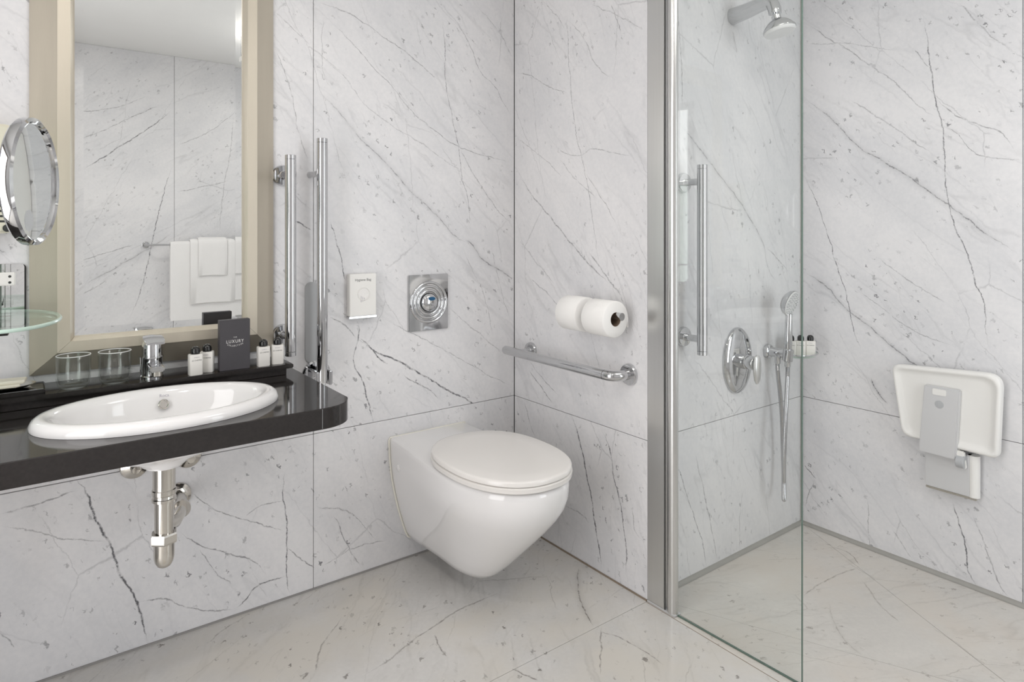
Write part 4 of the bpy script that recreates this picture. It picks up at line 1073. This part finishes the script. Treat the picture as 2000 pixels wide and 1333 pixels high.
bx, bz = .664, .712
hs = thing('hand_shower', (bx, Y_C, bz), 'chrome hand shower with white spray face in its wall bracket', 'hand shower')
MB().lathe([(.026,.0),(.026,.012),(.023,.016),(.018,.018),(.018,.022),(.0165,.074),(.015,.078)], (bx, Y_C - .0005, bz), (0,-1,0), n=32).build('wall_bracket', M['chrome'], hs)
MB().lathe([(.0165,-.024),(.0185,-.022),(.0185,.018),(.0165,.020)], (bx - .004, Y_C - .088, bz), (0,-.12,1), n=28).build('cradle', M['chrome'], hs)
h0 = Vector((bx - .004, Y_C - .086, bz - .02)); h1 = Vector((bx - .008, Y_C - .094, bz + .150))
MB().tube([h0 + (h1 - h0)*t for t in (0, .1, .45, .8, 1)], [.0105, .0140, .0140, .0130, .013], 20).build('handle', M['chrome'], hs)
fdir = Vector((.10, -.94, -.30)).normalized()
hcc = Vector((bx - .012, Y_C - .100, bz + .190))
hh = MB().lathe([(.016,-.024),(.032,-.020),(.043,-.010),(.0475,.001),(.0475,.006)], hcc, fdir, n=44).build('head_shell', M['chrome'], hs, smooth=50)
MB().lathe([(.0465,.0058),(.0455,.0088),(.001,.0105)], hcc, fdir, n=44).build('spray_face', M['ruby'], hh)
fu = fdir.cross(Vector((0,0,1))).normalized(); fv = fu.cross(fdir)
dots = MB()
for ring_, cnt in ((.012, 6), (.022, 11), (.031, 16), (.039, 21)):
    for k in range(cnt):
        a = 2*PI*k/cnt + ring_*40
        c_ = hcc + fu*(ring_*math.cos(a)) + fv*(ring_*math.sin(a)) + fdir*.0086
        dots.lathe([(.0022,.0),(.0018,.0022)], c_, fdir, n=6, cap0=False)
nz_ = dots.build('nozzle_field', M['grey_plastic'], hh, smooth=0); nz_['kind'] = 'stuff'
wv = Vector((.86, .5, 0))
q0 = Vector((bx - .012, Y_C - .052, bz - .012)); q1 = h0 + Vector((0, 0, -.004))
hz = [q0, q0 + Vector((0,0,-.05)), Vector((bx + .020, Y_C - .048, .50)), Vector((bx + .034, Y_C - .046, .33)), Vector((bx + .020, Y_C - .058, .215)), Vector((bx - .008, Y_C - .074, .180)),
      Vector((bx - .036, Y_C - .090, .225)), Vector((bx - .048, Y_C - .098, .33)), Vector((bx - .030, Y_C - .094, .50)), q1 + Vector((0,0,-.05)), q1]
path = bez(hz, 46)
rad = [.0074 + (.0007 if i % 2 else -.0006) for i in range(len(path))]
MB().tube(path, rad, 14).build('hose', M['hose'], hs, smooth=60)
MB().lathe([(.0095,-.03),(.0115,-.027),(.0115,.0)], q0 + Vector((0,0,.004)), (0,0,1), n=18).build('hose_nut', M['chrome'], hs)
MB().lathe([(.0085,-.026),(.0105,-.023),(.0105,.0)], q1 + Vector((0,0,.004)), (0,0,1), n=18).build('hose_nut', M['chrome'], hs)

# soap tray in the shower corner
tx, ty, tz = .760, Y_C - .080, .690
st_ = thing('shower_tray', (tx, ty, tz), 'small oval chrome dish beside the hand shower in the corner', 'dish')
def ov2(a, b, z): return [(tx + a*math.cos(2*PI*i/48), ty + b*math.sin(2*PI*i/48), tz + z) for i in range(48)]
MB().rings([ov2(.050,.036,0), ov2(.064,.047,.004), ov2(.071,.053,.014), ov2(.074,.055,.016), ov2(.072,.053,.0165), ov2(.062,.045,.007), ov2(.05,.036,.004)]).build('dish_bowl', M['shelf_glass'], st_, smooth=60)
MB().tube([(tx + .0735*math.cos(2*PI*i/48), ty + .0545*math.sin(2*PI*i/48), tz + .016) for i in range(49)], .0026, 10, False).build('dish_rim', M['chrome'], st_)
MB().tube([(tx - .064, ty + .022, tz + .010), (tx - .085, Y_C - .050, tz + .018), (bx + .021, Y_C - .048, bz - .002)], .006, 12).build('dish_arm', M['chrome'], st_)
gs = 'small toiletry bottles in the shower dish'
for dx, dy, rz_, lab in ((-.0295, .0215, -1.0, 'small black-capped bottle in the shower dish, nearest the hand shower'),
                         (.0, .0, -1.08, 'small black-capped bottle in the shower dish, middle one of three'),
                         (.0295, -.0215, -1.0, 'small black-capped bottle in the shower dish, farthest from the hand shower')):
    bcopy(tx + dx, ty + dy, tz + .0045, rz_, lab, gs)

# ================================================================ folding shower seat on the right wall
se = thing('shower_bench', (X_D, -1.21, .30), 'white plastic shower seat folded up against the right shower wall', 'shower seat')
def sheet(scale, x):
    # outline seen from the room: u = -y to the right, v = z
    cu, cv = 1.213, .586
    pts = []
    base = [(-.150,-.020)]
    co = [(-.163, .112, .030), (.160, .132, .048), (.150, -.133, .022), (-.128, -.128, .030)]
    n = len(co)
    for i in range(n):
        p0, p1, p2 = co[i-1], co[i], co[(i+1) % n]
        a = Vector((p0[0]-p1[0], p0[1]-p1[1])).normalized(); b_ = Vector((p2[0]-p1[0], p2[1]-p1[1])).normalized()
        r_ = p1[2]
        for k in range(9):
            t = k/8
            q = Vector(p1[:2]) + a*r_*(1-t)**2 + b_*r_*t**2
            pts.append((q.x*scale, q.y*scale))
    return [(x, -(cu + a), cv + b_) for a, b_ in pts]
def shr(d, x):
    cu, cv = 1.213, .586
    return [(x, -(cu + (-(p[1]) - cu)*(1 - d/.155)), cv + (p[2] - cv)*(1 - d/.125)) for p in sheet(1, x)]
XS = .852
MB().rings([shr(.006, XS + .030), shr(0, XS + .026), shr(0, XS + .008), shr(.003, XS + .002), shr(.007, XS), shr(.013, XS + .001), shr(.017, XS + .006), shr(.03, XS + .008), shr(.08, XS + .0085)]).build('seat_shell', M['white_plastic'], se, smooth=50)
def wallp(mb, pts, x0, x1):
    return mb.rings([[(x0, -a, b_) for a, b_ in pts], [(x1, -a, b_) for a, b_ in pts]])
wallp(MB(), [(1.158,.655),(1.268,.655),(1.256,.435),(1.150,.435)], XS + .0086, XS + .0105).build('hinge_recess', M['white_plastic'], se, bevel=.0008, smooth=0)
arm_ = wallp(MB(), [(1.160,.649),(1.263,.649),(1.252,.422),(1.142,.422)], XS - .010, XS + .010).build('support_arm', M['silver_plastic'], se, bevel=.003, smooth=30)
wallp(MB(), rrect(.040, .020, .004, 4, 1.205, .632), XS - .0115, XS - .0098).build('arm_mark', M['white_plastic'], arm_, bevel=.0004, smooth=30)
MB().lathe([(.013,.0),(.013,.0008),(.011,.0012)], (XS - .0098, -1.205, .592), (-1,0,0), n=28).build('arm_button', M['grey_plastic'], arm_)
wallp(MB(), [(1.152,.440),(1.285,.440),(1.285,.306),(1.152,.306)], X_D - .040, X_D - .0005).build('wall_bracket', M['silver_plastic'], se, bevel=.003, smooth=30)
MB().lathe([(.0165,.306),(.0165,.440)], (X_D - .0235, -1.290, 0), n=28).build('bracket_pillar', M['white_plastic'], se)
wallp(MB(), [(1.154,.306),(1.300,.306),(1.300,.298),(1.154,.298)], X_D - .036, X_D - .0005).build('bracket_foot', M['nickel'], se, bevel=.001, smooth=0)
MB().lathe([(.019,-.012),(.021,-.010),(.021,.010),(.019,.012)], (XS + .004, -1.263, .418), (0,1,0), n=28).build('pivot', M['grey_plastic'], se)
wallp(MB(), [(1.246,.452),(1.272,.452),(1.278,.398),(1.262,.396)], XS - .004, XS + .012).build('pivot_guard', M['white_plastic'], se, bevel=.003, smooth=30)

# ================================================================ towels on the wall behind (seen in the mirror)
RY, RZ = Y_E + .075, 1.072
rail = thing('towel_rail', (-.42, Y_E, RZ), 'slim chrome towel rail on the marble wall seen in the mirror', 'towel rail')
MB().tube([(-.99, RY, RZ), (-.02, RY, RZ)], .006, 14).build('rail', M['chrome'], rail)
for x in (-.975, -.04):
    MB().tube([(x, Y_E + .001, RZ), (x, RY, RZ)], .006, 12).build('post', M['chrome'], rail)
    MB().lathe([(.02,.0),(.02,.006),(.015,.008)], (x, Y_E, RZ), (0,1,0), n=24).build('rosette', M['chrome'], rail)
def towel(name, x0, x1, zf, lay, th, label):
    # folded over the rail: thick sheet, front toward +y
    r0 = .0062 + lay; r1 = r0 + th
    nx = 14; rings_ = []
    for i in range(nx + 1):
        s = i/nx; x = x0 + (x1 - x0)*s
        w = .0022*math.sin(s*9 + x0*7)
        edge = .5*th*(1 if i in (0, nx) else 0)
        a_, b_ = r0 + edge*.6, r1 - edge*.6
        sag = .004*math.sin(s*PI)
        pr_ = []
        zb2 = zf + .02
        pr_ += [(b_ + w, zf + sag + .004), (b_ + w*.5, (zf + RZ)/2)]
        pr_ += [(b_*math.cos(t), RZ + b_*math.sin(t)) for t in [PI*k/8 for k in range(9)]]
        pr_ += [(-b_, zb2), (-(a_ + b_)/2, zb2 - .004), (-a_, zb2)]
        pr_ += [(a_*math.cos(t), RZ + a_*math.sin(t)) for t in [PI - PI*k/8 for k in range(9)]]
        pr_ += [(a_ + w*.5, (zf + RZ)/2), (a_ + w, zf + sag + .004), ((a_ + b_)/2 + w, zf + sag)]
        xx = x + (zf - RZ)*0
        rings_.append([(xx, RY + u_, z_) for u_, z_ in pr_])
    o = MB().rings(rings_).build(name, M['terry'], None, loc=((x0+x1)/2, RY, RZ), smooth=50)
    return tag(o, label, 'towel', 'white towels on the rail')
towel('bath_towel', -.852, -.405, .594, 0, .016, 'large white bath towel hanging on the rail, widest left towel')
towel('hand_towel', -.742, -.479, .697, .0165, .013, 'medium white hand towel over the left bath towel')
towel('wash_cloth', -.697, -.529, .871, .030, .010, 'small white wash cloth over the hand towel, left set')
towel('bath_towel', -.395, -.07, .594, 0, .016, 'large white bath towel hanging on the right of the rail')
towel('hand_towel', -.372, -.12, .697, .0165, .013, 'medium white hand towel over the right bath towel')
towel('wash_cloth', -.335, -.16, .871, .030, .010, 'small white wash cloth over the hand towel, right set')
for o in bpy.data.objects:
    if '_o' in o: del o['_o']
